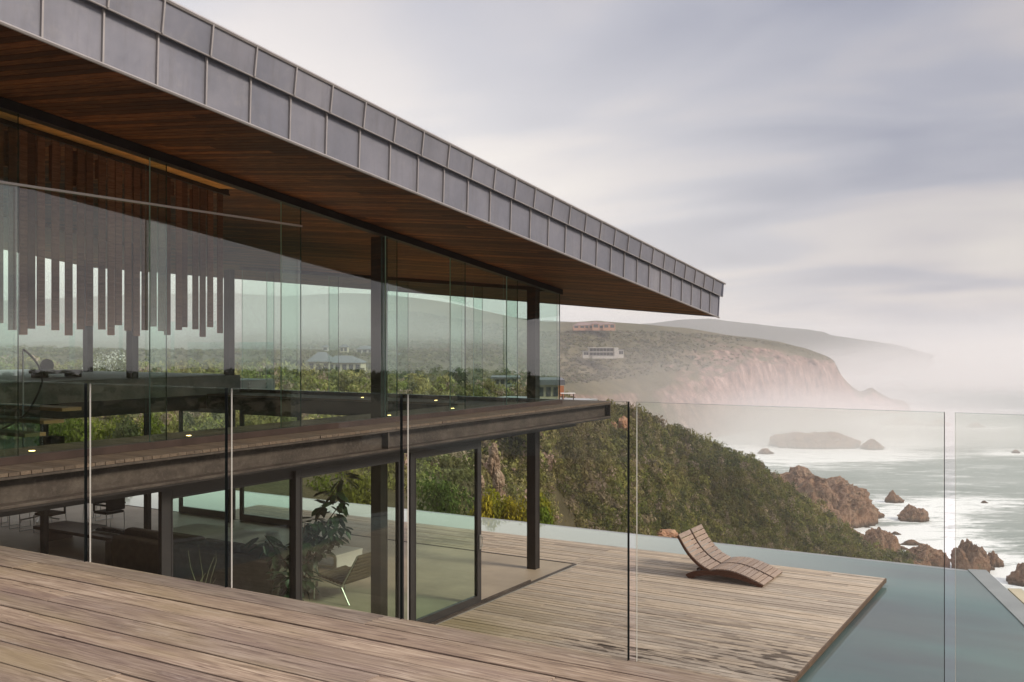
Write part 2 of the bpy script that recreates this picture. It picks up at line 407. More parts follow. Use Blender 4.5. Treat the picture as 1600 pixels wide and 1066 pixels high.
# ------------------------------------------------------------------ glass balustrade on the terrace edge
bal = empty('glass_balustrade', (-2.5, 3.83, 3.05), 'frameless clear glass balustrade along the edge of the weathered timber terrace', 'balustrade')
cuts = [-9.05, -7.84, -6.61, -5.355, -4.126, -2.914, -1.704, -.464, .76, 1.99, 3.15]
for i in range(len(cuts)-1):
    mb = MB(); a, b_ = cuts[i]+.018, cuts[i+1]-.018
    q = [(a, 3.818), (b_, 3.818), (b_, 3.840), (a, 3.840), (a, 3.830)]
    vs = [(x, y, z) for z in (3.02, 4.15) for x, y in q]
    for f, m in (((4, 3, 2, 1, 0), 0), ((5, 6, 7, 8, 9), 3), ((0, 1, 6, 5), 0), ((1, 2, 7, 6), 1), ((2, 3, 8, 7), 0), ((3, 4, 9, 8), 2), ((4, 0, 5, 9), 4)): mb.add(vs, [f], m)
    mb.build('glass_panel', [glass_bal, black_edge, pale_edge, green_edge, glass_bal], bal)

# ------------------------------------------------------------------ THE HOUSE
house = empty('house', (-13.5, 10, 0), 'long modern glass and steel house under a sloping zinc roof', 'house')
def hp(mb, name, mat, parent=None, **k): return mb.build(name, mat, parent or house, **k)
Z1 = 3.19
# ground floor slab and threshold
mb = MB(); mb.box(-27, -8.965, -2, 17.285, -.45, .012); hp(mb, 'floor_slab', floor_m)
mb = MB(); mb.box(-8.96, -8.90, 2, 17.30, -.03, .022); mb.box(-8.985, -8.965, 13.92, 15.6, .013, .05); mb.box(-27, -8.96, 17.288, 17.33, -.1, .02)
hp(mb, 'door_track', steel)
mb = MB(); mb.box(-8.895, -8.875, 2, 17.30, -.03, .01); hp(mb, 'drain_channel', chrome)
# dark timber rug / floor insert in the lounge
# front beam: I section with stiffeners
mb = MB()
mb.box(-9.0, -8.70, -3, 18.46, 3.125, 3.15); mb.box(-9.0, -8.70, -3, 18.46, 2.855, 2.885); mb.box(-8.86, -8.835, -3, 18.45, 2.885, 3.125)
for y in (2.0, 11.09):
    mb.box(-8.835, -8.715, y-.012, y+.012, 2.886, 3.124)
mb.box(-8.99, -8.71, 18.452, 18.47, 2.886, 3.124)
hp(mb, 'beam', steel, bevel=.004)
mb = MB(); mb.box(-9.0, -8.70, -3, 18.46, 2.835, 2.853); hp(mb, 'beam_plate', steel_dark)
# other beams round the void
mb = MB()
mb.box(-18.4, -18.2, -2, 17.2, 2.84, 3.16); mb.box(-18.19, -10.72, 16.2, 16.32, 2.84, 3.15); mb.box(-26.5, -9.01, 18.35, 18.5, 2.86, 3.14)
mb.box(-10.85, -10.72, -2, 16.19, 2.9, 3.14)
hp(mb, 'floor_beam', steel_dark)
# upper deck boards (ledge, front walkway, end walkway) and its underside
mb = MB(); r = random.Random(9)
boards(mb, -10.72, -8.70, -3, 16.2, .115, Z1, .035, .006, 3, 4, .001, r)
boards(mb, -18.2, -8.70, 16.2, 18.47, .115, Z1, .035, .006, 3, 4, .001, r)
hp(mb, 'upper_deck', deck_upper)
mb = MB(); mb.box(-10.7, -8.9, -3, 16.19, 3.06, 3.12); mb.box(-18.1, -8.9, 16.33, 18.34, 3.06, 3.12)
hp(mb, 'upper_deck_underside', soffit_m)
# curb under the glass
mb = MB(); mb.box(-9.40, -9.25, -3, 17.36, Z1+.002, Z1+.08); mb.box(-18.2, -9.40, 17.24, 17.36, Z1+.002, Z1+.08)
hp(mb, 'glazing_curb', simple('rust_brown_steel', (.060, .038, .032), .55, .2, .4, .3, 3))
# columns
for (x, y, z0, z1) in ((-9.46, 16.55, .012, 3.05), (-9.46, 11.80, .012, 3.05), (-9.46, 16.55, 3.192, 5.47), (-9.46, 11.80, 3.192, 6.02),
                       (-18.3, 17.0, .012, 2.83), (-18.3, 12.1, .012, 2.83), (-18.3, 14.6, .012, 2.83), (-18.3, 7.6, .012, 2.83), (-18.3, 17.0, 3.17, 6.2), (-18.3, 14.2, 3.62, 6.6),
                       (-23.2, 16.6, 3.62, 6.6), (-18.3, 9.6, 3.62, 7.1)):
    mb = MB(); w, t = (.095, .085) if x > -10 or z0 > 3 else (.06, .055)
    mb.box(x-w, x+w, y-t, y-t+.02, z0, z1); mb.box(x-w, x+w, y+t-.02, y+t, z0, z1); mb.box(x-w*.85, x+w*.92, y-t+.02, y+t-.02, z0, z1)
    hp(mb, 'column', steel_dark)
# roof -----------------------------------------------------------------
def se(x, y): return EYE + 2.86 - .115*y + .09*(-6.94-x)      # soffit plane
RX0, RX1, RY0, RY1 = -28.0, -6.94, -8.0, 20.0
roof = None
mb = MB()
def plane_box(mb, x0, x1, y0, y1, dz0, dz1, m=0):
    vs = [(x, y, se(x, y)+dz) for dz in (dz0, dz1) for (x, y) in ((x0, y0), (x1, y0), (x1, y1), (x0, y1))]
    mb.add(vs, [(0,3,2,1),(4,5,6,7),(0,1,5,4),(2,3,7,6),(3,0,4,7),(1,2,6,5)], m)
plane_box(mb, RX0, RX1-.05, RY0, RY1-.05, .04, .30)
roof = hp(mb, 'roof', zinc)
mb = MB(); r = random.Random(12)
nb = round((RY1-RY0)/.1)
for i in range(nb):
    y0 = RY0+i*(RY1-RY0)/nb; y1 = y0+(RY1-RY0)/nb-.008
    x = RX0-r.uniform(0, 3)
    while x < RX1:
        e = x+r.uniform(2.5, 5.5); a, b_ = max(x, RX0), min(e, RX1-.02)
        if b_-a > .03: plane_box(mb, a, b_-.002, y0, y1, 0, .03)
        x = e
s_ = mb.build('soffit', soffit_m, roof)
# fascia: lower tier, upper tier, on the long side and on the end
FL, FU = .46, .25
def fascia_long(mb, off, dz0, dz1, y0, y1, lean):
    x = RX1+off
    vs = [(x, y0, se(RX1, y0)+dz0), (x, y1, se(RX1, y1)+dz0), (x+lean, y1, se(RX1, y1)+dz1), (x+lean, y0, se(RX1, y0)+dz1)]
    w = [(a-.04, b, c) for a, b, c in vs]
    mb.add(vs+w, [(0,1,2,3),(7,6,5,4),(0,4,5,1),(1,5,6,2),(2,6,7,3),(3,7,4,0)])
def fascia_end(mb, off, dz0, dz1, x0, x1, lean):
    y = RY1+off
    vs = [(x0, y, se(x0, RY1)+dz0), (x1, y, se(x1, RY1)+dz0), (x1, y+lean, se(x1, RY1)+dz1), (x0, y+lean, se(x0, RY1)+dz1)]
    w = [(a, b-.04, c) for a, b, c in vs]
    mb.add(vs+w, [(3,2,1,0),(4,5,6,7),(1,5,4,0),(2,6,5,1),(3,7,6,2),(0,4,7,3)])
PIT = .5325
ys = [20.0-k*PIT for k in range(0, 53)]
ml, mu, ms = MB(), MB(), MB()
for k in range(len(ys)-1):
    y1, y0 = ys[k], ys[k+1]
    fascia_long(ml, 0, -.015, FL, y0+.001, y1-.001, .015)
    fascia_long(mu, .065, FL-.03, FL+FU, y0+.001+.0, y1-.001, .035)
    def seam(off, dz0, dz1, y, lean):
        x = RX1+off; h = .008
        vs = []
        for (dx, dy) in ((0, -h), (.022, -h), (.022, h), (0, h)):
            vs.append((x+dx, y+dy, se(RX1, y)+dz0))
        for (dx, dy) in ((0, -h), (.022, -h), (.022, h), (0, h)):
            vs.append((x+dx+lean, y+dy, se(RX1, y)+dz1))
        ms.add(vs, [(0,3,2,1),(4,5,6,7),(0,1,5,4),(2,3,7,6),(3,0,4,7),(1,2,6,5)])
    seam(.0005, -.015, FL-.032, y0, .015); seam(.0655, FL-.03, FL+FU-.002, y0, .035)
xs = [RX1+.02-k*PIT for k in range(0, 40)]
for k in range(len(xs)-1):
    fascia_end(ml, 0.02, -.015, FL, xs[k+1], xs[k], .07); fascia_end(mu, .1, FL-.03, FL+FU, xs[k+1], xs[k]+(.065 if k == 0 else 0), .06)
# drip edges
dm = MB()
def rail(mb, x, dz, r_, y0=RY0, y1=RY1+.05):
    mb.tube([(x, y0, se(RX1, y0)+dz), (x, y1, se(RX1, y1)+dz)], r_, 6)
rail(dm, RX1+.012, -.018, .016); rail(dm, RX1+.105, FL+FU+.006, .02, RY0, RY1+.17)
rail(ms, RX1+.07, FL-.034, .008, RY0, RY1+.1)
fa = ml.build('fascia', zinc, roof); mu.build('fascia', zinc, roof)
ms.build('standing_seams', zinc_seam, roof); dm.build('drip_edge', zinc_seam, roof)
# head tracks of the glazing under the soffit
mb = MB(); plane_box(mb, -9.42, -9.24, -3, 17.36, -.105, -.002); plane_box(mb, -18.2, -9.43, 17.24, 17.36, -.075, -.002)
hp(mb, 'head_track', steel_dark)
mb = MB(); plane_box(mb, -10.13, -10.07, -3, 9.35, -.06, -.002); hp(mb, 'screen_rail', steel_dark)
mb = MB(); r = random.Random(4); y = 0.0
while y < 9.2:
    plane_box(mb, -10.06, -9.43, y, y+.385, -.03, -.004); y += .40
hp(mb, 'ceiling_panels', ceiling_glow)
# upper front glass (sliding panes in two planes, overlapping)
edges = [(1.9, 3.9), (3.6, 5.85), (5.55, 7.70), (7.433, 9.889), (9.562, 12.061), (11.72, 13.889), (13.505, 15.709), (15.251, 17.29)]
for i, (a, b_) in enumerate(edges):
    x = -9.30+(.022 if i % 2 else -.022)
    z0 = Z1+.078
    def pane(z0f, z1f):
        mb = MB(); h = .010
        vs = [(x-h, a, z0f(a)), (x+h, a, z0f(a)), (x+h, b_, z0f(b_)), (x-h, b_, z0f(b_)), (x-h, a, z1f(a)), (x+h, a, z1f(a)), (x+h, b_, z1f(b_)), (x-h, b_, z1f(b_))]
        b0 = 0; mb.v += vs
        for f, m in (((0,3,2,1), 1), ((4,5,6,7), 2), ((0,1,5,4), 2), ((2,3,7,6), 1), ((3,0,4,7), 0), ((1,2,6,5), 0)): mb.f.append(f); mb.m.append(m)
        hp(mb, 'glass_panel', [glass_fac, green_edge, simple_edge])
    simple_edge = MATS.get('pale_green_edge') or simple('pale_green_edge', (.32, .50, .42), .2, 0, .5, .05, 2)
    top = lambda y: se(x, y)-.10
    if i < 4:
        pane(lambda y: z0, lambda y: 5.975); pane(lambda y: 5.985, top)
    else: pane(lambda y: z0, top)
mb = MB(); mb.box(-9.262, -9.25, 1.9, 9.889, 5.968, 5.992); hp(mb, 'glass_joint', pale_edge)
# end glass of the upper floor
xe = [(-18.15, -17.079), (-17.355, -15.083), (-15.335, -13.05), (-13.4, -11.135), (-11.327, -9.33)]
for i, (a, b_) in enumerate(xe):
    y = 17.30+(.02 if i % 2 else -.02); mb = MB(); h = .009
    vs = [(a, y-h, Z1+.078), (b_, y-h, Z1+.078), (b_, y+h, Z1+.078), (a, y+h, Z1+.078), (a, y-h, se(a, y)-.07), (b_, y-h, se(b_, y)-.07), (b_, y+h, se(b_, y)-.07), (a, y+h, se(a, y)-.07)]
    mb.v += vs
    for f, m in (((0,3,2,1), 1), ((4,5,6,7), 1), ((0,1,5,4), 0), ((2,3,7,6), 0), ((3,0,4,7), 2), ((1,2,6,5), 1)): mb.f.append(f); mb.m.append(m)
    hp(mb, 'glass_panel', [glass_end, green_edge, simple_edge])
# hanging slat screen
mb = MB(); plane_box(mb, -10.15, -10.05, -3, 9.35, -.085, -.062); scr = hp(mb, 'slat_screen', steel_dark)
r = random.Random(21); y = 4.55; k = 0
pat = [4.62, 4.54, 4.49, 4.55, 4.60, 4.55, 4.49, 4.56, 4.61, 4.57, 4.49]
while y < 9.28:
    mb = MB(); zb = pat[k % len(pat)]+r.uniform(-.012, .012)
    xx = -10.10+r.uniform(-.02, .02)
    vs = [(X, Y, Zf) for Zf in (None, 1) for X, Y in ((xx-.01, y), (xx+.01, y), (xx+.01, y+.088), (xx-.01, y+.088))]
    vs = [(X, Y, zb if Z_ is None else se(X, Y)-.087) for X, Y, Z_ in vs]
    mb.add(vs, [(0,3,2,1),(4,5,6,7),(0,1,5,4),(2,3,7,6),(3,0,4,7),(1,2,6,5)])
    mb.build('slat', slat_m, scr)
    # short block behind the head of the slat
    k += 1; y += r.choice((.108, .118, .128, .165))
r = random.Random(22); y = 4.6
while y < 9.2:
    z1_ = se(-10.24, y)-.12; mb = MB(); mb.box(-10.27, -10.20, y, y+.10, z1_-r.uniform(.16, .42), z1_); y += r.uniform(.16, .22)
    mb.build('head_block', slat_m, scr)
# floor lamps on the walkway
for (x, y) in ((-10.185, 6.585), (-10.118, 8.713), (-9.79, 10.606), (-10.11, 12.87), (-10.19, 14.844), (-11.886, 16.7), (-13.9, 16.75)):
    mb = MB(); mb.lathe((x, y, Z1+.0035), [(.04, 0), (.04, .004), (.036, .006)], 12); lp = hp(mb, 'floor_lamp', chrome)
    mb = MB(); mb.lathe((x, y, Z1+.0105), [(.033, 0), (.03, .002)], 12); mb.build('lens', lamp_m, lp)
    ld = bpy.data.lights.new('floor_spot', 'SPOT'); ld.energy = 42; ld.color = (1, .58, .24); ld.spot_size = math.radians(95); ld.spot_blend = .8; ld.shadow_soft_size = .04
    lo = bpy.data.objects.new('floor_spot', ld); COL.objects.link(lo); lo.location = (x, y, Z1+.03); lo.rotation_euler = (math.pi, 0, 0)
# lower glazing
ZH = 2.83
def frame_rect(mb, x0, x1, y0, y1, z0, z1, wl, wr, wb, wt):
    mb.box(x0, x1, y0, y0+wl, z0, z1); mb.box(x0, x1, y1-wr, y1, z0, z1)
    mb.box(x0, x1, y0+wl, y1-wr, z0, z0+wb); mb.box(x0, x1, y0+wl, y1-wr, z1-wt, z1)
def door(x, y0, y1, glass, wl=.09, wr=.09, handle=None):
    mb = MB(); frame_rect(mb, x-.03, x+.03, y0, y1, .025, 2.74, wl, wr, .13, .11)
    d = hp(mb, 'sliding_door', frame_m, bevel=.004)
    g = MB(); g.box(x-.006, x+.006, y0+wl, y1-wr, .155, 2.63); g.build('pane', glass, d)
    g = MB(); frame_rect(g, x+.0305, x+.037, y0+wl-.018, y1-wr+.018, .137, 2.648, .018, .018, .018, .018); g.build('glazing_bead', chrome if False else frame_m, d)
    if handle:
        h = MB(); h.box(x+.038, x+.05, handle-.025, handle+.025, .93, 1.17); h.tube([(x+.05, handle, 1.14), (x+.085, handle, 1.14), (x+.085, handle, .98), (x+.05, handle, .98)], .011, 8)
        h.build('handle', chrome, d)
    return d
mb = MB(); mb.box(-9.10, -8.92, 2.0, 17.3, 2.75, 2.834); hp(mb, 'door_head', frame_m)
door(-9.06, 7.395, 9.56, glass_low, .15, .09)
door(-9.00, 9.47, 11.74, glass_low_clear, .10, .10)
door(-9.06, 9.60, 11.86, glass_low_clear, .05, .07)
door(-8.99, 11.93, 13.91, glass_low, .13, .13, 13.85)
# lower end glazing towards the pool, left half
for (a, b_) in ((-18.2, -16.2), (-20.4, -18.4)):
    mb = MB()
    mb.box(a, a+.1, 17.24, 17.30, .025, 2.75); mb.box(b_-.1, b_, 17.24, 17.30, .025, 2.75); mb.box(a+.1, b_-.1, 17.24, 17.30, .025, .19); mb.box(a+.1, b_-.1, 17.24, 17.30, 2.64, 2.75)
    w = hp(mb, 'window', frame_m)
    g = MB(); g.box(a+.1, b_-.1, 17.265, 17.275, .19, 2.64); g.build('pane', glass_end, w)
# rear wing: raised slab, back walls, inner glass
mb = MB(); mb.box(-27.5, -18.2, -2, 17.27, 3.17, 3.61); hp(mb, 'raised_floor', concrete)
mb = MB(); mb.box(-27.0, -18.35, 8, 17.2, 3.612, 3.63); hp(mb, 'pale_floor', white_paint)
mb = MB(); mb.box(-21.6, -18.25, 17.29, 18.5, 3.18, 3.47); hp(mb, 'balcony', white_paint)
for (x0, x1, y0, y1) in ((-18.27, -18.255, 17.3, 18.48), (-21.5, -18.28, 18.47, 18.485)):
    mb = MB(); mb.box(x0, x1, y0, y1, 3.3, 4.42); hp(mb, 'balcony_glass', [glass_in])
for yy in (17.6, 18.2):
    for z in (3.27, 3.38):
        mb = MB(); mb.tube([(-18.25, yy, z), (-18.21, yy, z)], .025, 10); hp(mb, 'glass_fixing', chrome)
for k, (a, b_) in enumerate(((-20.6, -18.6), (-22.7, -20.5), (-24.8, -22.5), (-26.9, -24.6))):
    mb = MB(); y = 17.15+.03*(k % 2); mb.box(a, b_, y, y+.012, 3.63, 4.95); hp(mb, 'inner_glass', glass_in)
for k, (a, b_) in enumerate(((9.2, 11.2), (11.0, 13.1), (12.9, 14.95), (14.8, 16.9))):
    mb = MB(); x = -26.5+.03*(k % 2); mb.box(x, x+.012, a, b_, 3.63, 4.95); hp(mb, 'inner_glass', glass_in)
mb = MB(); mb.box(-24.4, -24.2, -2, 13.4, 3.63, 8.6); mb.box(-27.3, -9.5, -2.3, -2, 0, 9.0); mb.box(-27.2, -27, -2, 9.0, 0, 3.1); hp(mb, 'inner_wall', wood_block)
mb = MB()
for i in range(14): mb.tube([(-24.12, 13.1-i*.09, 3.65), (-24.12, 13.1-i*.09, 4.6)], .05, 8)
hp(mb, 'curtain', curtain_m)
mb = MB(); mb.box(-26.9, -18.42, -2, 17.2, 2.86, 3.16); hp(mb, 'lower_ceiling', soffit_m)
mb = MB(); mb.box(-27, -9.7, -2, 9.2, .014, .03); hp(mb, 'timber_floor', floor_dark)
mb = MB(); plane_box(mb, -27, -18.3, -3, 14.2, -.14, -.06); hp(mb, 'inner_ceiling_edge', soffit_m)
# stair with timber treads behind a glass screen, curved glass balustrade
mb = MB()
for k in range(3):
    zt = 3.24+.15*k; mb.box(-13.4, -11.75, 7.5+.26*k, 7.79+.26*k, zt-.045, zt)
st = hp(mb, 'staircase', simple('lit_oak_tread', (.55, .33, .15), .5, 0, .4, .1, 5))
mb = MB(); mb.box(-14.6, -11.3, 7.40, 7.412, 2.9, 3.62); mb.build('stair_glass', [glass_mat('blue_stair_glass', (.62, .76, .78), 1.6)], st)
rim = [at(x, y, 13.2) for x, y in ((36, 546), (44, 552), (52, 560), (60, 571), (65, 584), (66, 597), (61, 612), (54, 626), (46, 640), (36, 651), (20, 662), (4, 670))]
mb = MB(); mb.tube(rim, .014, 8); mb.build('curved_rim', steel_dark, st)
mb = MB()
for i in range(len(rim)-1):
    p, q = rim[i], rim[i+1]; mb.add([p, q, q-Vector((0, 0, 1.0)), p-Vector((0, 0, 1.0))], [(0, 1, 2, 3)])
cg = mb.build('curved_glass', glass_in, st); cg.modifiers.new('thick', 'SOLIDIFY').thickness = .01
mb = MB(); mb.tube([at(36, 546, 13.2), at(36, 700, 13.2)], .012, 8); mb.build('glass_post', pale_edge, st)


# ------------------------------------------------------------------ furniture
def lounger(x, y, label):
    t = empty('sun_lounger', (x, y, 0), label, 'sun lounger')
    W = .60
    seat = [(.48, .20), (.60, .226), (.72, .238), (.85, .235), (.98, .214), (1.11, .18), (1.24, .135), (1.36, .09), (1.48, .045)]
    back = [(-.15, .80), (-.085, .69), (-.015, .58), (.065, .475), (.155, .385), (.255, .305), (.36, .245), (.47, .203)]
    def resample(p, n):
        P = [Vector((a, 0, b)) for a, b in p]; Ls = [0]
        for a, b in zip(P, P[1:]): Ls.append(Ls[-1]+(b-a).length)
        o = []
        for i in range(n+1):
            s = Ls[-1]*i/n; k = max(j for j in range(len(Ls)-1) if Ls[j] <= s+1e-9)
            o.append(P[k].lerp(P[k+1], (s-Ls[k])/(Ls[k+1]-Ls[k])))
        return o
    def slats(p, n, name):
        mb = MB(); q = resample(p, n)
        for a, b in zip(q, q[1:]):
            d = (b-a).normalized(); nrm = Vector((-d.z, 0, d.x))
            if nrm.z < 0: nrm = -nrm
            mb.obox((a+b)/2+Vector((0, W/2, 0))+nrm*0.0, d, (0, 1, 0), nrm, (b-a).length/2-.006, W/2-.01, .011)
        return mb.build(name, lounger_m, t, bevel=.003, loc=True)
    slats(seat, 11, 'seat'); slats(back, 9, 'backrest')
    mb = MB()
    for y0 in (.02, W-.05):
        up = [(a-.0, b-.014) for a, b in back]; dn = [(a-.028, b-.052) for a, b in back]
        mb.prism(up+dn[::-1], 'y', y0, y0+.03)
    mb.box(.30, .36, .05, W-.05, .10, .15)
    mb.build('back_frame', lounger_dark, t, loc=True, recalc=True)
    mb = MB()
    outl = [(0, .055), (.03, .085), (.14, .14), (.3, .175), (.48, .185), (.60, .211), (.72, .223), (.85, .22), (.98, .199), (1.11, .165), (1.24, .12), (1.36, .075), (1.475, .03), (1.44, 0), (1.40, .0), (1.2, .062), (.95, .105), (.65, .12), (.38, .095), (.2, .05), (.13, 0.0), (.06, .0), (.03, .025)]
    for y0 in (0, W-.028):
        mb.prism(outl, 'y', y0, y0+.028)
    mb.box(1.38, 1.43, .03, W-.03, .02, .05); mb.box(.08, .13, .03, W-.03, .03, .08)
    mb.build('base_frame', lounger_dark, t, loc=True, recalc=True)
    return t
lounger(-6.66, 17.39, 'grey slatted wooden sun lounger on the deck, the nearer of the pair')
lounger(-6.66, 18.04, 'grey slatted wooden sun lounger on the deck, the one closer to the pool edge')

def rotp(p, c, a):
    x, y = p[0]-c[0], p[1]-c[1]
    return (c[0]+x*math.cos(a)-y*math.sin(a), c[1]+x*math.sin(a)+y*math.cos(a))
# dark sofa seen from behind
t = empty('sofa', (-14.2, 12.3, .03), 'long low brown sofa seen from behind through the lower glazing', 'sofa')
mb = MB(); mb.box(-16.3, -12.1, 12.16, 12.40, .06, .70); mb.build('backrest', sofa_m, t, bevel=.05)
mb = MB(); mb.box(-16.3, -12.1, 12.41, 13.15, .06, .38); mb.build('base', sofa_m, t, bevel=.04)
for a, b_ in ((-16.5, -16.31), (-12.09, -11.9)):
    mb = MB(); mb.box(a, b_, 12.16, 13.15, .06, .58); mb.build('armrest', sofa_m, t, bevel=.04)
for k in range(4):
    mb = MB(); mb.box(-16.28+k*1.05, -15.27+k*1.05, 12.42, 12.66, .39, .80+.02*(k % 2)); mb.build('back_cushion', sofa_m, t, bevel=.06)
    mb = MB(); mb.box(-16.28+k*1.05, -15.27+k*1.05, 12.67, 13.15, .385, .48); mb.build('seat_cushion', sofa_m, t, bevel=.04)
# cream daybed
t = empty('daybed', (-15.6, 14.3, .03), 'wide cream upholstered daybed behind the brown sofa', 'daybed')
mb = MB(); mb.box(-17.0, -14.9, 13.7, 14.9, .08, .27); mb.build('base', bed_m, t, bevel=.04)
mb = MB(); mb.box(-17.0, -14.9, 13.7, 14.9, .275, .46); mb.build('mattress', bed_m, t, bevel=.07)
# woven stool
t = empty('stool', (-15.0, 14.95, .013), 'white woven drum stool beside the cream daybed', 'stool')
mb = MB(); mb.lathe((-14.95, 15.05, .013), [(.15, 0), (.2, .08), (.215, .2), (.2, .33), (.17, .39)], 24); mb.build('drum', basket_m, t, smooth=True)
mb = MB(); mb.lathe((-14.95, 15.05, .404), [(.165, 0), (.165, .012), (.15, .018)], 24); mb.build('top', basket_m, t)
# low white table
t = empty('coffee_table', (-13.2, 14.8, .013), 'low white coffee table with slab legs near the leather chair', 'table')
mb = MB(); mb.box(-14.1, -12.6, 14.4, 15.2, .27, .31); mb.build('tabletop', white_paint, t, bevel=.005)
for a in (-14.1, -12.68):
    mb = MB(); mb.box(a, a+.08, 14.42, 15.18, .013, .268); mb.build('leg', white_paint, t)
mb = MB(); mb.box(-14.02, -12.68, 14.44, 14.5, .03, .075); mb.build('stretcher', white_paint, t)
# leather sling chair
t = empty('lounge_chair', (-10.7, 13.2, .013), 'brown leather lounge chair with channelled sling and steel legs', 'armchair')
cx, cyy = -11.0, 13.0
def sling(name, pts, y0, y1):
    mb = MB()
    P = [Vector((cx+a, 0, b)) for a, b in pts]
    for p, q in zip(P, P[1:]):
        d = (q-p).normalized(); n = Vector((-d.z, 0, d.x)); nseg = max(1, round((q-p).length/.085))
        for k in range(nseg):
            a = p.lerp(q, k/nseg); b = p.lerp(q, (k+1)/nseg)
            mb.obox((a+b)/2+Vector((0, (y0+y1)/2, 0)), d, (0, 1, 0), n, (b-a).length/2-.004, (y1-y0)/2, .03)
    return mb.build(name, leather, t, bevel=.018)
sling('seat', [(-.48, .44), (.08, .34)], cyy-.36, cyy+.36)
sling('backrest', [(.10, .36), (.42, .85)], cyy-.36, cyy+.36)
for yy in (cyy-.40, cyy+.40):
    mb = MB(); mb.tube([(cx-.5, yy, .42), (cx-.52, yy, .02)], .013, 8); mb.tube([(cx-.5, yy, .42), (cx+.1, yy, .31), (cx+.44, yy, .86)], .014, 8); mb.build('side_rail', chrome, t)
    mb = MB(); mb.tube([(cx+.08, yy, .32), (cx+.26, yy, .02)], .016, 8); mb.build('leg', chrome, t)
# fire table / long low table with pebbles
t = empty('low_table', (-17.2, 13.2, .03), 'long low dark table with a tray of pebbles', 'table')
P0 = at(130, 846, 20.5); P1 = at(262, 826, 21.5)
mb = MB(); mb.box(-20.3, -16.7, 13.15, 13.95, .27, .34); mb.build('tabletop', wood_block, t)
for a in (-20.2, -17.1):
    mb = MB(); mb.box(a, a+.3, 13.25, 13.85, .013, .268); mb.build('leg', wood_block, t)
mb = MB(); mb.box(-18.6, -16.8, 13.4, 13.7, .342, .37); mb.build('tray', chrome, t)
mb = MB(); r = random.Random(2); nx, ny = 44, 7
vs = [(-18.55+1.7*i/nx, 13.44+.22*j/ny, .372+(r.uniform(.005, .045) if 0 < i < nx and 0 < j < ny else 0)) for i in range(nx+1) for j in range(ny+1)]
mb.add(vs, [(i*(ny+1)+j, (i+1)*(ny+1)+j, (i+1)*(ny+1)+j+1, i*(ny+1)+j+1) for i in range(nx) for j in range(ny)])
mb.build('pebbles', stone_b, t)
# dining table and chairs
t = empty('dining_table', (-21.6, 14.6, .013), 'long white topped dining table on crossed steel legs', 'table')
mb = MB(); mb.box(-22.9, -20.3, 14.3, 15.2, .72, .75); mb.build('tabletop', white_paint, t)
for a in (-22.5, -20.7):
    mb = MB(); mb.tube([(a, 14.75, .72), (a, 14.75, .1)], .03, 10)
    for s in (-1, 1): mb.tube([(a, 14.75, .12), (a+s*.35, 14.75+.3*s, .03)], .018, 8); mb.tube([(a, 14.75, .12), (a+s*.35, 14.75-.3*s, .03)], .018, 8)
    mb.build('leg', chrome, t)
def dining_chair(x, y, a, label):
    t = empty('dining_chair', (x, y, .013), label, 'chair', 'black chairs round the dining table'); t.rotation_euler.z = a
    mb = MB(); mb.box(-.24, .24, -.24, .24, .42, .48); mb.build('seat', black_m, t, bevel=.02, loc=True)
    mb = MB(); mb.box(-.25, .25, -.27, -.22, .50, .92); mb.build('backrest', black_m, t, bevel=.02, loc=True)
    for s in (-1, 1):
        mb = MB(); mb.box(s*.255-.02, s*.255+.02, -.25, .2, .62, .66); mb.box(s*.255-.02, s*.255+.02, .17, .2, .48, .62); mb.build('armrest', black_m, t, loc=True)
        mb = MB(); mb.tube([(s*.24, -.24, .44), (s*.24, -.24, .02), (s*.24, .26, .02), (s*.24, .22, .44)], .013, 8); mb.build('leg_loop', chrome, t, loc=True)
dining_chair(-20.8, 13.9, 0.1, 'black armchair tucked under the near end of the white dining table')
dining_chair(-21.7, 13.85, -.1, 'black armchair at the middle of the near side of the dining table')
dining_chair(-22.6, 13.9, .05, 'black armchair at the far left of the near side of the dining table')
dining_chair(-19.85, 14.75, math.pi/2, 'black armchair with a straight back at the head of the dining table')
dining_chair(-21.4, 15.6, math.pi, 'black armchair on the pool side of the dining table')
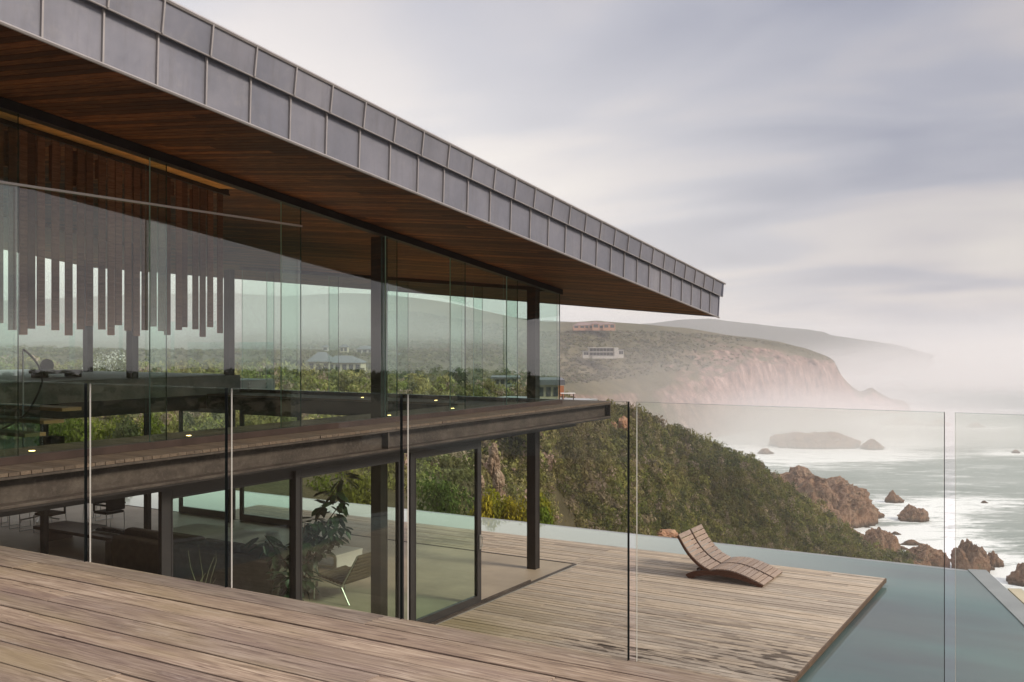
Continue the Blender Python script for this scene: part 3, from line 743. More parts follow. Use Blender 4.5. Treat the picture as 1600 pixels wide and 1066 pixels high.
# potted plant
def leaf_mesh(mb, p, d, up, L_, W_):
    d = Vector(d).normalized(); s = d.cross(Vector(up)).normalized(); n = s.cross(d)
    pts = [p, p+d*L_*.3+s*W_*.5+n*.02*L_, p+d*L_*.7+s*W_*.42, p+d*L_-n*L_*.12, p+d*L_*.7-s*W_*.42, p+d*L_*.3-s*W_*.5+n*.02*L_, p+d*L_*.35-n*W_*.12, p+d*L_*.7-n*(W_*.12+L_*.03)]
    mb.add(pts, [(0, 1, 6), (0, 6, 5), (1, 2, 7, 6), (6, 7, 4, 5), (2, 3, 7), (7, 3, 4)])
def potted_plant(x, y, label):
    t = empty('potted_plant', (x, y, .013), label, 'plant'); r = random.Random(8)
    mb = MB(); mb.lathe((x, y, .013), [(.2, 0), (.26, .2), (.28, .45), (.26, .45), (.25, .4)], 20); mb.build('pot', basket_m, t, smooth=True)
    st, lf = MB(), MB()
    tips = []
    for k in range(7):
        a = r.uniform(0, 6.28); h = r.uniform(1.0, 2.35); sp = r.uniform(.15, .6)
        if k < 3: a = r.uniform(-.5, .9); h = 1.7+.35*k; sp = .65
        p0 = Vector((x, y, .4)); p3 = Vector((x+math.cos(a)*sp, y+math.sin(a)*sp, h)); mid = Vector((x+math.cos(a)*sp*.25, y+math.sin(a)*sp*.25, .4+(h-.4)*.6))
        pts = [p0.lerp(mid, i/3) for i in range(3)]+[mid.lerp(p3, i/4) for i in range(5)]
        st.tube(pts, [.018-.0016*i for i in range(8)], 6)
        for q in pts[2:]:
            for j in range(9):
                b = r.uniform(0, 6.28); e = r.uniform(-.9, .5); d = Vector((math.cos(b)*math.cos(e), math.sin(b)*math.cos(e), math.sin(e)))
                s0 = q+d*r.uniform(.02, .12); leaf_mesh(lf, s0, d+Vector((0, 0, -.35)), (r.uniform(-.3, .3), r.uniform(-.3, .3), 1), r.uniform(.16, .28), r.uniform(.07, .12))
    st.build('stems', stem_m, t); lf.build('foliage', leaf_m, t, smooth=True)
potted_plant(-10.15, 10.75, 'tall leafy dark green indoor plant behind the sliding doors')
# bare twigs in a vase
x, y = -10.6, 9.35
t = empty('twig_vase', (x, y, .03), 'pale bare twigs standing in a vase behind the green glass door', 'vase'); r = random.Random(3)
mb = MB(); mb.lathe((x, y, .03), [(.1, 0), (.14, .15), (.1, .4), (.07, .5), (.085, .55)], 18); mb.build('vase', concrete, t, smooth=True)
mb = MB()
for k in range(4):
    a = r.uniform(0, 6.28); p = Vector((x, y, .45)); pts = [p]
    for j in range(6):
        p = p+Vector((math.cos(a)*.04*(j*.25)+r.uniform(-.045, .045), math.sin(a)*.04*(j*.25)+r.uniform(-.045, .045), r.uniform(.13, .22))); pts.append(p)
    mb.tube(pts, [.010-.0012*i for i in range(7)], 5)
    mb.tube([pts[3], pts[3]+Vector((r.uniform(-.2, .2), r.uniform(-.2, .2), .2))], [.006, .003], 5)
mb.build('twigs', twig_m, t)
# wing furniture
x, y = -19.6, 11.15
t = empty('desk_chair', (x, y, 3.63), 'dark round backed swivel chair at the end of the pale desk', 'chair')
cpos = at(66, 590, 22.5)
mb = MB(); mb.box(cpos.x-.2, cpos.x+.2, cpos.y-.2, cpos.y+.2, 3.74, 3.79); mb.build('seat', black_m, t, bevel=.02)
mb = MB(); mb.lathe((cpos.x, cpos.y, 3.632), [(.17, 0), (.04, .03), (.03, .105)], 14); mb.build('base', black_m, t)
mb = MB()
mb.prism([(cpos.y-.15, 3.8), (cpos.y+.15, 3.8), (cpos.y+.17, 3.9), (cpos.y+.12, 4.0), (cpos.y, 4.04), (cpos.y-.12, 4.0), (cpos.y-.17, 3.9)], 'x', cpos.x+.16, cpos.x+.2); mb.build('backrest', black_m, t, bevel=.015)
dp = at(90, 592, 22.0)
t = empty('desk', (dp.x, dp.y, 3.63), 'low grey desk beside the swivel chair on the raised floor', 'desk')
mb = MB(); mb.box(dp.x-.3, dp.x+.3, dp.y-.5, dp.y+.42, 3.72, 3.79); mb.build('desktop', steel, t)
for s in (-.46, .36):
    mb = MB(); mb.box(dp.x-.28, dp.x+.28, dp.y+s, dp.y+s+.05, 3.632, 3.718); mb.build('leg', steel, t)

cp = at(81, 687, 19.6)
mb = MB(); mb.box(cp.x-.2, cp.x+.2, cp.y-.15, cp.y+.15, cp.z-.085, cp.z+.065); hp(mb, 'equipment_box', black_m, bevel=.01)

# ------------------------------------------------------------------ numpy noise and lofted terrain
def _h(ix, iy, iz):
    n = (ix*374761393+iy*668265263+iz*2147483647+ix*iy*1013) & 0xffffffff
    n = ((n ^ (n >> 13))*1274126177) & 0xffffffff
    n = ((n ^ (n >> 16))*2246822519) & 0xffffffff
    return ((n ^ (n >> 15)) & 0xffff)/65535.0
def vnoise(p):
    i = np.floor(p).astype(np.int64); f = p-i; u = f*f*(3-2*f); r = 0
    for a in (0, 1):
        for b in (0, 1):
            for c in (0, 1):
                w = (u[..., 0] if a else 1-u[..., 0])*(u[..., 1] if b else 1-u[..., 1])*(u[..., 2] if c else 1-u[..., 2])
                r = r+w*_h(i[..., 0]+a, i[..., 1]+b, i[..., 2]+c)
    return r*2-1
def fbm(p, scale, octv=5, gain=.5, ridged=False):
    r = 0; a = 1.0; p = p*scale; t = 0
    for k in range(octv):
        n = vnoise(p+k*17.3); r = r+a*((1-2*np.abs(n)) if ridged else n); t += a; p = p*2.03; a *= gain
    return r/t
def loft(px, D, Z, ncol, nrow, smooth=3):
    """Surface lofted through contour curves: D[k][i], Z[k][i] are distance along the view axis and height over photo column px[i]."""
    px = np.array(px, float); D = np.array(D, float); Z = np.array(Z, float)
    q = np.linspace(px[0], px[-1], ncol)
    Dq = np.array([np.interp(q, px, d) for d in D]); Zq = np.array([np.interp(q, px, z) for z in Z])
    if smooth:
        k = np.hanning(2*smooth+3)[1:-1]; k /= k.sum()
        sm = lambda A: np.array([np.convolve(np.pad(a, smooth, 'edge'), k, 'valid') for a in A])
        Dq, Zq = sm(Dq), sm(Zq)
    rows = []
    for a in range(len(D)-1):
        for j in range(nrow[a]):
            t = j/nrow[a]; rows.append((Dq[a]*(1-t)+Dq[a+1]*t, Zq[a]*(1-t)+Zq[a+1]*t))
    rows.append((Dq[-1], Zq[-1]))
    d = np.array([r_[0] for r_ in rows]); z = np.array([r_[1] for r_ in rows]); s = (q[None, :]-CX)/F*d
    return np.stack([-SN*d+CS*s, CS*d+SN*s, z], -1)
def fwd(p): return -SN*p[..., 0]+CS*p[..., 1]
def pxof(p): return CX+F*(CS*p[..., 0]+SN*p[..., 1])/np.maximum(fwd(p), 1)
def grid_mesh(name, G, mat, kind='structure', smooth=True):
    R, C = G.shape[:2]; me = bpy.data.meshes.new(name)
    idx = np.arange(R*C).reshape(R, C)
    q = np.stack([idx[:-1, :-1], idx[:-1, 1:], idx[1:, 1:], idx[1:, :-1]], -1).reshape(-1, 4)
    me.vertices.add(R*C); me.vertices.foreach_set('co', G.reshape(-1).astype(np.float32))
    me.loops.add(q.size); me.loops.foreach_set('vertex_index', q.reshape(-1).astype(np.int32))
    me.polygons.add(len(q)); me.polygons.foreach_set('loop_start', np.arange(0, q.size, 4, dtype=np.int32)); me.polygons.foreach_set('loop_total', np.full(len(q), 4, np.int32))
    me.update(); me.polygons.foreach_set('use_smooth', np.full(len(q), smooth))
    o = link(name, me, mat); tag(o, kind=kind)
    if me.polygons[len(q)//2].normal.z < 0: me.flip_normals()
    return o
def yz(d, y): return EYE+(HZ-np.array(y, float))/F*np.array(d, float)

def terrain_mat(name, greens, rocks, rock_lo, rock_hi, sc):
    b = MatB(name)
    n = b.noise(sc, 6, .62); n2 = b.noise(sc*6, 5, .65)
    c = b.ramp(n, [(.3, greens[0]), (.5, greens[1]), (.7, greens[2])])
    c = b.mix(b.rng(n2, .35, .7, 0, .6), c, tuple(x*.55 for x in greens[0]))
    sp = b.new('ShaderNodeSeparateXYZ'); b.L.new(b.geo('Normal'), sp.inputs[0])
    rn = b.noise(sc*2.2, 6, .7, b.map((1, 1, .35))); rf = b.noise(sc*14, 5, .7, b.map((1, 1, .3)))
    rc = b.ramp(rf, [(.3, rocks[0]), (.5, rocks[1]), (.68, rocks[2])])
    ba = b.new('ShaderNodeAttribute'); ba.attribute_name = 'bare'
    steep = b.math('ADD', b.math('ADD', b.math('SUBTRACT', 1.0, sp.outputs['Z']), b.math('MULTIPLY', ba.outputs['Fac'], .34)), b.math('MULTIPLY', b.math('SUBTRACT', rn, .5), 1.1))
    c = b.mix(b.rng(steep, rock_lo, rock_hi), c, rc)
    b.set(col=c, rough=.95, spec=.1); b.bump(rf, .6, .8/sc*.05); return b.m
ter_near = terrain_mat('scrub_ground', ((.07, .06, .03), (.11, .09, .048), (.17, .135, .08)), ((.18, .115, .08), (.27, .18, .13), (.36, .26, .20)), .75, .95, .05)
ter_far = terrain_mat('headland_ground', ((.085, .082, .04), (.125, .108, .056), (.18, .15, .088)), ((.07, .042, .034), (.24, .148, .12), (.46, .33, .285)), .30, .58, .012)
ter_ridge = terrain_mat('far_ridge_ground', ((.04, .05, .04), (.05, .06, .05), (.07, .07, .06)), ((.12, .1, .1), (.16, .14, .13), (.2, .18, .17)), .9, 1.2, .01)

SEA = -75.0
pxN = [-600, -200, 0, 200, 450, 560, 650, 745, 820, 880, 955, 1000, 1080, 1160, 1210, 1270, 1330, 1385, 1425]
D0 = [9]*19; Zk0 = [-9]*10+[-12]*9
D1 = [40, 40, 38, 35, 31, 29.5, 28.5, 27.5, 27, 26.5, 26, 25.5, 25, 24.5, 24, 24, 24, 24, 24]
Zk1 = [-.9, -.9, -.9, -.9, -.9, -1.0, -1.4, -2.2, -3.2, -4.5, -7, -8, -10, -11, -12, -13, -15, -17, -20]
D2 = [50, 50, 50, 50, 50, 50, 50, 55, 75, 95, 115, 130, 165, 205, 230, 258, 285, 318, 340]
Zk2 = [-.6]*4+[-.8, -3.0, -3.4]+list(yz(D2[7:], [818, 838, 848, 858, 865, 872, 880, 884, 888, 891, 888, 886]))
D3 = [75, 75, 75, 75, 75, 75, 75, 80, 95, 108, 138, 155, 192, 228, 252, 277, 300, 326, 350]
Zk3 = [0, 0, 0, 0, -.3, -1.8, -2.8]+list(yz(D3[7:], [740, 745, 750, 745, 750, 765, 790, 812, 838, 862, 878, 886]))
D4 = [110, 110, 110, 110, 105, 100, 98, 100, 108, 120, 160, 180, 215, 250, 272, 292, 312, 332, 355]
Zk4 = [.5, .5, .5, .3, .2, 0, -.4]+list(yz(D4[7:], [612, 618, 632, 647, 656, 680, 722, 752, 797, 838, 874, 888]))
D5 = [160, 160, 160, 160, 160, 160, 160, 170, 180, 195, 230, 250, 290, 315, 325, 335, 350, 365, 385]
Zk5 = [-3, -3, -3, -3, -4, -4, -5, -8, -13, -22, -42, -50, -62, -72, -78, -79, -79, -79, -79]
D6 = [330]*7+[350, 380, 400]+[430]*9
Zk6 = [-9]*7+[-14, -25, -45]+[-80]*9
GN = loft(pxN, [D0, D1, D2, D3, D4, D5, D6], [Zk0, Zk1, Zk2, Zk3, Zk4, Zk5, Zk6], 420, [4, 24, 34, 34, 24, 12], 6)
dd = np.linalg.norm(GN[..., :2], axis=-1)
amp = np.clip((dd-34)/90, 0, 1)
GN[..., 2] += amp*(fbm(GN, 1/38., 5)*2.6+fbm(GN, 1/9., 3)*.9)
# gullies that run down the slope
sN = CS*GN[..., 0]+SN*GN[..., 1]; dN = fwd(GN); tN = np.clip((np.arange(GN.shape[0])-22)/70., 0, 1)[:, None]
Q = np.stack([sN/17.+dN/60., dN/95., 0*dN], -1)
GN[..., 2] += np.sin(tN*math.pi)*np.clip((pxof(GN)-640)/160, 0, 1)*fbm(Q, 1.0, 4, .5, True)*np.clip(dd/55., 0, 4.6)
o = grid_mesh('hillside', GN, ter_near)

pxF = [-900, -300, 0, 200, 350, 450, 540, 600, 650, 700, 760, 800, 850, 880, 900, 935, 1000, 1080, 1130, 1180, 1220, 1260, 1290, 1303, 1312, 1330, 1345, 1356, 1362, 1370, 1385, 1405, 1428]
f0d = [280]*11+[300, 420, 520, 580, 620, 700, 780, 830, 890, 925, 955, 985, 1000, 1010, 1030, 1045, 1055, 1060, 1068, 1085, 1105, 1125]
f0z = [-12]*11+[-16, -40, -60, -70]+[-80]*18
f4y = [470, 470, 470, 462, 459, 463, 458, 460, 466, 473, 485, 494, 503, 504, 504, 501, 506, 514, 523, 529, 536, 546, 557, 563, 585, 604, 614, 607, 604, 612, 620, 629, 645]
f4d = [1150]*8+[1140, 1100, 1050, 1000, 960, 945, 940, 955, 1000, 1020, 1035, 1050, 1060, 1070, 1080, 1082, 1084, 1088, 1092, 1096, 1098, 1102, 1110, 1130, 1150]
f1d = [390]*11+[430, 560, 640, 680, 720, 790, 850, 890, 935, 960, 985, 1010, 1022, 1030, 1045, 1060, 1068, 1072, 1080, 1092, 1112, 1132]
f1y = [566]*11+[575, 612, 616, 612, 612, 612, 600, 585, 570, 568, 574, 585, 596, 612, 626, 634, 632, 630, 634, 640, 645, 652]
f2d = [560]*10+[570, 610, 700, 760, 790, 820, 870, 910, 935, 970, 990, 1005, 1025, 1035, 1042, 1056, 1070, 1077, 1080, 1087, 1098, 1118, 1138]
f2y = [548]*10+[548, 552, 574, 572, 566, 566, 560, 548, 545, 545, 548, 556, 566, 576, 598, 614, 623, 619, 617, 622, 629, 636, 648]
f3d = [860]*10+[860, 840, 830, 850, 865, 890, 940, 960, 975, 992, 1006, 1020, 1036, 1046, 1052, 1064, 1077, 1083, 1086, 1092, 1102, 1122, 1142]
f3y = [512]*9+[516, 522, 528, 536, 534, 528, 524, 526, 526, 528, 533, 540, 549, 559, 566, 590, 608, 618, 612, 610, 616, 624, 632, 646]
f5d = [a+350 for a in f4d]
f5z = [20]*11+[10, 0, -10, -20, -40]+[-80]*17
NCF = 900
GF = loft(pxF, [f0d, f1d, f2d, f3d, f4d, f5d], [f0z, yz(f1d, f1y), yz(f2d, f2y), yz(f3d, f3y), yz(f4d, f4y), f5z], NCF, [30, 40, 50, 50, 8], 3)
ridge = np.clip((GF[..., 2]-SEA)/60, 0, 1)
wgt = np.ones(GF.shape[:2]); wgt[-60:] = 1
fz = fbm(GF, 1/130., 6)*9*np.linspace(1, .25, GF.shape[0])[:, None]*ridge
GF[..., 2] += fz
qF = np.linspace(pxF[0], pxF[-1], NCF); ytop = np.interp(qF, pxF, f4y)
ypix = HZ-(GF[..., 2]-EYE)*F/np.maximum(fwd(GF), 1)
bare = np.interp(qF, [940, 1040, 1130, 1200, 1430], [0, .35, .8, 1, 1])[None, :]*np.clip((ypix-ytop[None, :]-7)/9, 0, 1)
steepness = np.interp(qF, [900, 1080, 1180, 1428], [.1, .6, 1, 1])[None, :]*np.clip((ypix-ytop[None, :]-4)/10, 0, 1)
push = (fbm(GF*np.array([1, 1, .3]), 1/50., 5, .55, True)*13+fbm(GF*np.array([1, 1, .5]), 1/13., 3, .55, True)*4)*ridge*steepness
GF[..., 0] += push*SN; GF[..., 1] -= push*CS
oF = grid_mesh('far_headland', GF, ter_far)
aF = oF.data.attributes.new('bare', 'FLOAT', 'POINT'); aF.data.foreach_set('value', bare.reshape(-1).astype(np.float32))
pxR = [800, 860, 900, 1000, 1020, 1055, 1110, 1180, 1230, 1288, 1297, 1340, 1395, 1425, 1445, 1460]
rd = [2600]*16; ry = [500, 501, 502, 506, 504, 500, 498.5, 506.5, 512, 518.5, 523, 529.5, 537.5, 545, 554, 565]
GR = loft(pxR, [[2350]*16, [2480]*16, rd, [2900]*16], [[-80]*16, (yz(rd, ry)-20)*.45, yz(rd, ry), [-80]*16], 400, [10, 10, 6], 1)
GR[..., 2] += fbm(GR, 1/90., 5)*5
grid_mesh('distant_ridge', GR, ter_ridge)

# ------------------------------------------------------------------ sea and rocks
def rock_mat():
    b = MatB('coast_rock')
    n = b.noise(.16, 6, .65); n2 = b.noise(.9, 6, .7, b.map((1, 1, .5), rot=(.5, .3, 0)))
    c = b.ramp(n2, [(.3, (.085, .048, .034)), (.45, (.29, .165, .108)), (.64, (.52, .35, .255))])
    c = b.mix(b.rng(n, .4, .7, 0, .7), c, (.40, .21, .12))
    c = b.mix(b.rng(b.noise(.3, 5, .6), .56, .70, 0, .65), c, (.13, .12, .06))
    sp = b.new('ShaderNodeSeparateXYZ'); b.L.new(b.geo(), sp.inputs[0])
    c = b.mix(b.rng(sp.outputs['Z'], SEA+.3, SEA+2.2, .75, 0), c, (.035, .028, .024))
    b.set(col=c, rough=.85, spec=.25); b.bump(b.math('ADD', n2, b.math('MULTIPLY', b.noise(.35, 6, .75, b.map((1, 1, 2.4), rot=(.35, .2, 0))), 1.5)), 1.0, 1.2); return b.m
rock_m = rock_mat()
import bmesh
def rock(px, ybase, w, h, seed, label, sub=5, depth=.8, spiky=.5, peak=None, group='rocks in the surf'):
    """A rock that stands in the sea: w wide and h high as photo pixels at its distance."""
    d = (EYE-SEA)*F/(ybase-HZ); c = at(px, ybase, d); W = w/F*d/2; Hh = h/F*d
    bm = bmesh.new(); bmesh.ops.create_icosphere(bm, subdivisions=sub, radius=1)
    P = np.array([v.co[:] for v in bm.verts]); rs = np.random.RandomState(seed); off = rs.rand(3)*100
    n = fbm(P+off, 1.1, 5, .55, True); n2 = fbm(P*np.array([1, 1, .45])+off, 3.2, 4, .6, True)
    rad = 1+.34*n+.24*n2
    z = P[:, 2].copy()
    up = np.clip(z, 0, 1)
    Q = P*rad[:, None]
    pk = 0
    for (ax, wd, ht) in (peak or [(0.0, .6, 1.0)]):
        pk = np.maximum(pk, ht*np.exp(-((P[:, 0]-ax)/wd)**2))
    n3 = fbm(P*np.array([1, 1, .6])+off*2, 5.5, 3, .6, True)
    zt = up**.34*(.35+.65*pk)*(1+spiky*.38*n+.32*n2+.20*n3); zt = zt/zt.max()
    zz_ = np.where(z > 0, zt, z*.5)
    yaw = YAW
    lx = Q[:, 0]*W; ly = Q[:, 1]*W*depth
    X = c.x+lx*CS-ly*SN; Y = c.y+lx*SN+ly*CS; Zc = SEA-.4+zz_*Hh
    for v, a, b_, e_ in zip(bm.verts, X-c.x, Y-c.y, Zc-SEA): v.co = (a, b_, e_)
    me = bpy.data.meshes.new('sea_rock'); bm.to_mesh(me); bm.free()
    o = link('sea_rock', me, rock_m); o.location = (c.x, c.y, SEA); tag(o, label, 'rock', group)
    return (c.x, c.y, max(W, W*depth))
ROCKS = []
ROCKS.append(rock(1268, 812, 150, 84, 1, 'broad brown rocky promontory jutting into the surf below the green slope', 6, .95, .5, [(-.55, .55, .78), (-.12, .4, 1.0), (.45, .5, .72)]))
ROCKS.append(rock(1356, 808, 36, 23, 2, 'low rounded rock just off the end of the rocky promontory', 5, .8, .3))
ROCKS.append(rock(1397, 785, 22, 21, 3, 'small steep rock standing alone in grey water', 5, .7, 1.0, [(-.2, .5, 1.0), (.4, .5, .55)]))
ROCKS.append(rock(1427, 813, 38, 27, 4, 'jagged dark rock ringed by white foam', 5, .8, .8, [(-.15, .5, 1.0), (.5, .4, .72)]))
ROCKS.append(rock(1376, 862, 44, 40, 5, 'tall round topped brown rock close under the green slope', 5, .85, .35, [(-.15, .9, 1.0), (.5, .6, .8)]))
ROCKS.append(rock(1355, 824, 9, 5, 6, 'tiny dark rock in foam above the tall round topped rock', 4))
ROCKS.append(rock(1400, 835, 13, 6, 7, 'tiny flat rock between the jagged rock and the long low reef', 4))
ROCKS.append(rock(1424, 851, 28, 10, 8, 'long low reef awash beyond the rocks at the pool edge', 4, .5))
ROCKS.append(rock(1407, 858, 22, 7, 9, 'thin low reef next to the tall round topped rock', 4, .5))
ROCKS.append(rock(1443, 886, 66, 40, 10, 'reddish crumbling rock stack rising behind the infinity edge', 5, .8, .7, [(.05, .5, 1.0), (.55, .4, .72), (-.6, .5, .6)]))
ROCKS.append(rock(1412, 893, 70, 26, 11, 'green topped low rock behind the infinity edge', 5, .6, .3, [(-.1, .7, 1.0)]))
ROCKS.append(rock(1515, 892, 48, 52, 12, 'tall forked orange brown rock beyond the corner of the pool', 5, .8, .8, [(0.0, .36, 1.0), (-.6, .4, .66), (.5, .4, .62)]))
ROCKS.append(rock(1551, 884, 26, 26, 13, 'blocky orange brown rock beside the tall forked rock', 5, .8, .4))
ROCKS.append(rock(1536, 889, 26, 16, 14, 'low red saddle of rock joining the forked and the blocky rocks', 4, .8, .4))
ROCKS.append(rock(1608, 912, 50, 36, 15, 'brown rock at the shore cut off by the right edge', 5, .8, .5))
ROCKS.append(rock(1587, 708, 11, 6, 16, 'lone dark rock far out in pale water', 4, .8))
ROCKS.append(rock(1362, 702, 28, 17, 17, 'hazy rock beside the misty island', 5, .8, .6))
ROCKS.append(rock(1272, 698, 104, 25, 18, 'large misty rock island below the cliffs', 6, .6, .5, [(-.4, .7, .85), (.3, .6, 1.0), (.75, .5, .7)]))
ROCKS.append(rock(1197, 709, 20, 10, 19, 'small misty rock in foam left of the misty island', 4, .8))
ROCKS.append(rock(1405, 664, 60, 14, 20, 'long faint skerry under the headland tip', 5, .4, .5))
ROCKS.append(rock(1467, 666, 34, 11, 21, 'faint skerry crossed by the gap between the glass panels', 5, .5, .5))
ROCKS.append(rock(1524, 668, 22, 9, 22, 'faint olive skerry farthest to the right', 4, .5, .5))
ROCKS.append(rock(1538, 786, 10, 5, 23, 'small dark rock in a foam patch right of the glass gap', 4, .6))
ROCKS.append(rock(1322, 842, 46, 26, 24, 'dark red shore rocks at the foot of the green slope', 5, .6, .5))
ROCKS.append(rock(1345, 868, 40, 22, 25, 'brown shore ledge between the slope and the tall round topped rock', 5, .6, .4))
# low foreshore on the right with scrub
fs = at(1582, 925, 290)
GS = loft([1535, 1560, 1600, 1700, 1900], [[300, 300, 298, 298, 298], [288, 282, 282, 282, 282], [262, 258, 250, 240, 240], [180, 180, 170, 150, 150], [100, 100, 90, 80, 80]],
          [[-80]*5, [-73, -69, -68, -66, -66], [-76, -70, -68, -64, -62], [-77, -66, -58, -50, -50], [-77, -60, -50, -40, -36]], 60, [10, 12, 14, 10], 3)
GS[..., 2] += fbm(GS, 1/9., 4)*1.6
grid_mesh('foreshore', GS, ter_near)

# unseen land added right of the house so its glass reflects dark ground
xs_ = np.linspace(10, 190, 130); ys_ = np.linspace(-90, 190, 160); XX, YY = np.meshgrid(xs_, ys_)
dR = -SN*XX+CS*YY; sR = CS*XX+SN*YY
tR = np.clip((sR-.60*np.maximum(dR, 0)-9)/26, 0, 1); tR = tR*tR*(3-2*tR)
GE = np.stack([XX, YY, -82+tR*(82-3.2)], -1)
GE[..., 2] += tR*fbm(GE, 1/25., 4)*1.6
grid_mesh('unseen_slope', GE, ter_near)

# sea sheet with foam that gathers round the rocks and the shore
cs = np.unique(np.concatenate([np.linspace(-5000, -200, 12), np.linspace(-200, 620, 260), np.linspace(620, 5000, 14)]))
cdp = np.unique(np.concatenate([np.linspace(-1500, 230, 8), np.linspace(230, 1000, 240), np.linspace(1000, 2000, 40), np.linspace(2000, 5000, 12)]))
S_, D_ = np.meshgrid(cs, cdp)
GSEA = np.stack([-SN*D_+CS*S_, CS*D_+SN*S_, np.full_like(S_, SEA)], -1)
foam = np.zeros(S_.shape)
for (rx, ry_, rr) in ROCKS:
    dist = np.sqrt((GSEA[..., 0]-rx)**2+(GSEA[..., 1]-ry_)**2)-rr*.85
    foam = np.maximum(foam, np.exp(-np.clip(dist, 0, None)/(18+rr*.75)))
def shore(pts, w):
    global foam
    for (px, y) in pts:
        d = (EYE-SEA)*F/(y-HZ); p = at(px, y, d); dist = np.sqrt((GSEA[..., 0]-p.x)**2+(GSEA[..., 1]-p.y)**2)
        foam = np.maximum(foam, np.exp(-np.clip(dist-w, 0, None)/(w*.9)))
shore([(1190, 706), (1215, 708), (1245, 712), (1280, 712), (1310, 712), (1340, 708), (1180, 715), (1330, 690), (1370, 690)], 28)
shore([(1320, 830), (1350, 835), (1385, 835), (1410, 845), (1440, 830), (1470, 850), (1380, 815), (1400, 800), (1450, 860), (1490, 870), (1560, 895), (1590, 890), (1350, 845), (1440, 810), (1460, 790)], 16)
def sea_mat():
    b = MatB('sea_water')
    at_ = b.new('ShaderNodeAttribute'); at_.attribute_name = 'foam'
    v = b.map((1, 1, 1), rot=(0, 0, -YAW))
    st = b.map((.45, 1.25, 1), src=v)
    n = b.noise(.028, 6, .62, st, 1.2); n2 = b.noise(.09, 5, .65, st, .8); n3 = b.noise(.006, 4, .6, b.map((.5, 1.6, 1), src=v), .5)
    n4 = b.noise(.28, 5, .7, st, 1.5)
    turb = b.math('ADD', b.math('MULTIPLY', b.math('SUBTRACT', n, .5), 2.2), b.math('ADD', b.math('MULTIPLY', b.math('SUBTRACT', n2, .5), 2.4), b.math('MULTIPLY', b.math('SUBTRACT', n4, .5), 2.2)))
    s = b.math('ADD', b.math('MULTIPLY', at_.outputs['Fac'], .85), b.math('MULTIPLY', turb, b.math('ADD', b.math('MULTIPLY', at_.outputs['Fac'], .55), .45)))
    s = b.math('ADD', s, .08); s = b.math('ADD', s, b.math('MULTIPLY', b.math('SUBTRACT', n3, .47), 1.0))
    fm = b.rng(s, .26, .78)
    base = b.mix(b.rng(n3, .35, .65), (.27, .305, .285), (.39, .415, .395))
    c = b.mix(fm, base, (.88, .885, .88))
    b.set(col=c, rough=b.rng(fm, 0, 1, .55, .95), spec=.18); b.bump(n2, .4, 1.0); return b.m
osea = grid_mesh('sea', GSEA, sea_mat())
at_ = osea.data.attributes.new('foam', 'FLOAT', 'POINT'); at_.data.foreach_set('value', foam.reshape(-1).astype(np.float32))

# ------------------------------------------------------------------ vegetation
def veg_mat(name, rough=.75):
    b = MatB(name); a = b.new('ShaderNodeAttribute'); a.attribute_name = 'tint'
    n = b.noise(.9, 3, .6)
    c = b.mix(1, a.outputs['Color'], b.ramp(n, [(.3, (.75, .75, .75)), (.7, (1.2, 1.2, 1.2))]), 'MULTIPLY')
    b.set(col=c, rough=rough, spec=.08)
    tl = b.new('ShaderNodeBsdfTranslucent'); b.L.new(c, tl.inputs['Color'])
    mxs = b.new('ShaderNodeMixShader'); mxs.inputs[0].default_value = .35; b.L.new(b.p.outputs[0], mxs.inputs[1]); b.L.new(tl.outputs[0], mxs.inputs[2]); b.L.new(mxs.outputs[0], b.out.inputs['Surface'])
    return b.m
veg = veg_mat('scrub_leaves')
def clump(n, rs, size, lumps=4, hz=.85):
    """Leaf-sized quads spread through a few overlapping lobes; centre on the ground."""
    cen = rs.uniform(-.45, .45, (lumps, 3)); cen[:, 2] = rs.uniform(.25, .75, lumps)*hz; rad = rs.uniform(.35, .58, lumps)
    k = rs.randint(0, lumps, n); u = rs.normal(size=(n, 3)); u /= np.linalg.norm(u, axis=1)[:, None]; u[:, 2] = np.where(u[:, 2] < -.5, -u[:, 2], u[:, 2])
    p = cen[k]+u*(rad[k]*rs.uniform(.6, 1.05, n))[:, None]
    p[:, 2] = np.maximum(p[:, 2], .02)
    nr = u*1.0+rs.normal(size=(n, 3))*.42; nr /= np.linalg.norm(nr, axis=1)[:, None]
    t = np.cross(nr, rs.normal(size=(n, 3))); t /= np.linalg.norm(t, axis=1)[:, None]; w = np.cross(nr, t)
    s = (size*rs.uniform(.6, 1.35, n))[:, None]
    return np.stack([p-t*s, p-w*s*.55, p+t*s, p+w*s*.55], 1)          # n,4,3
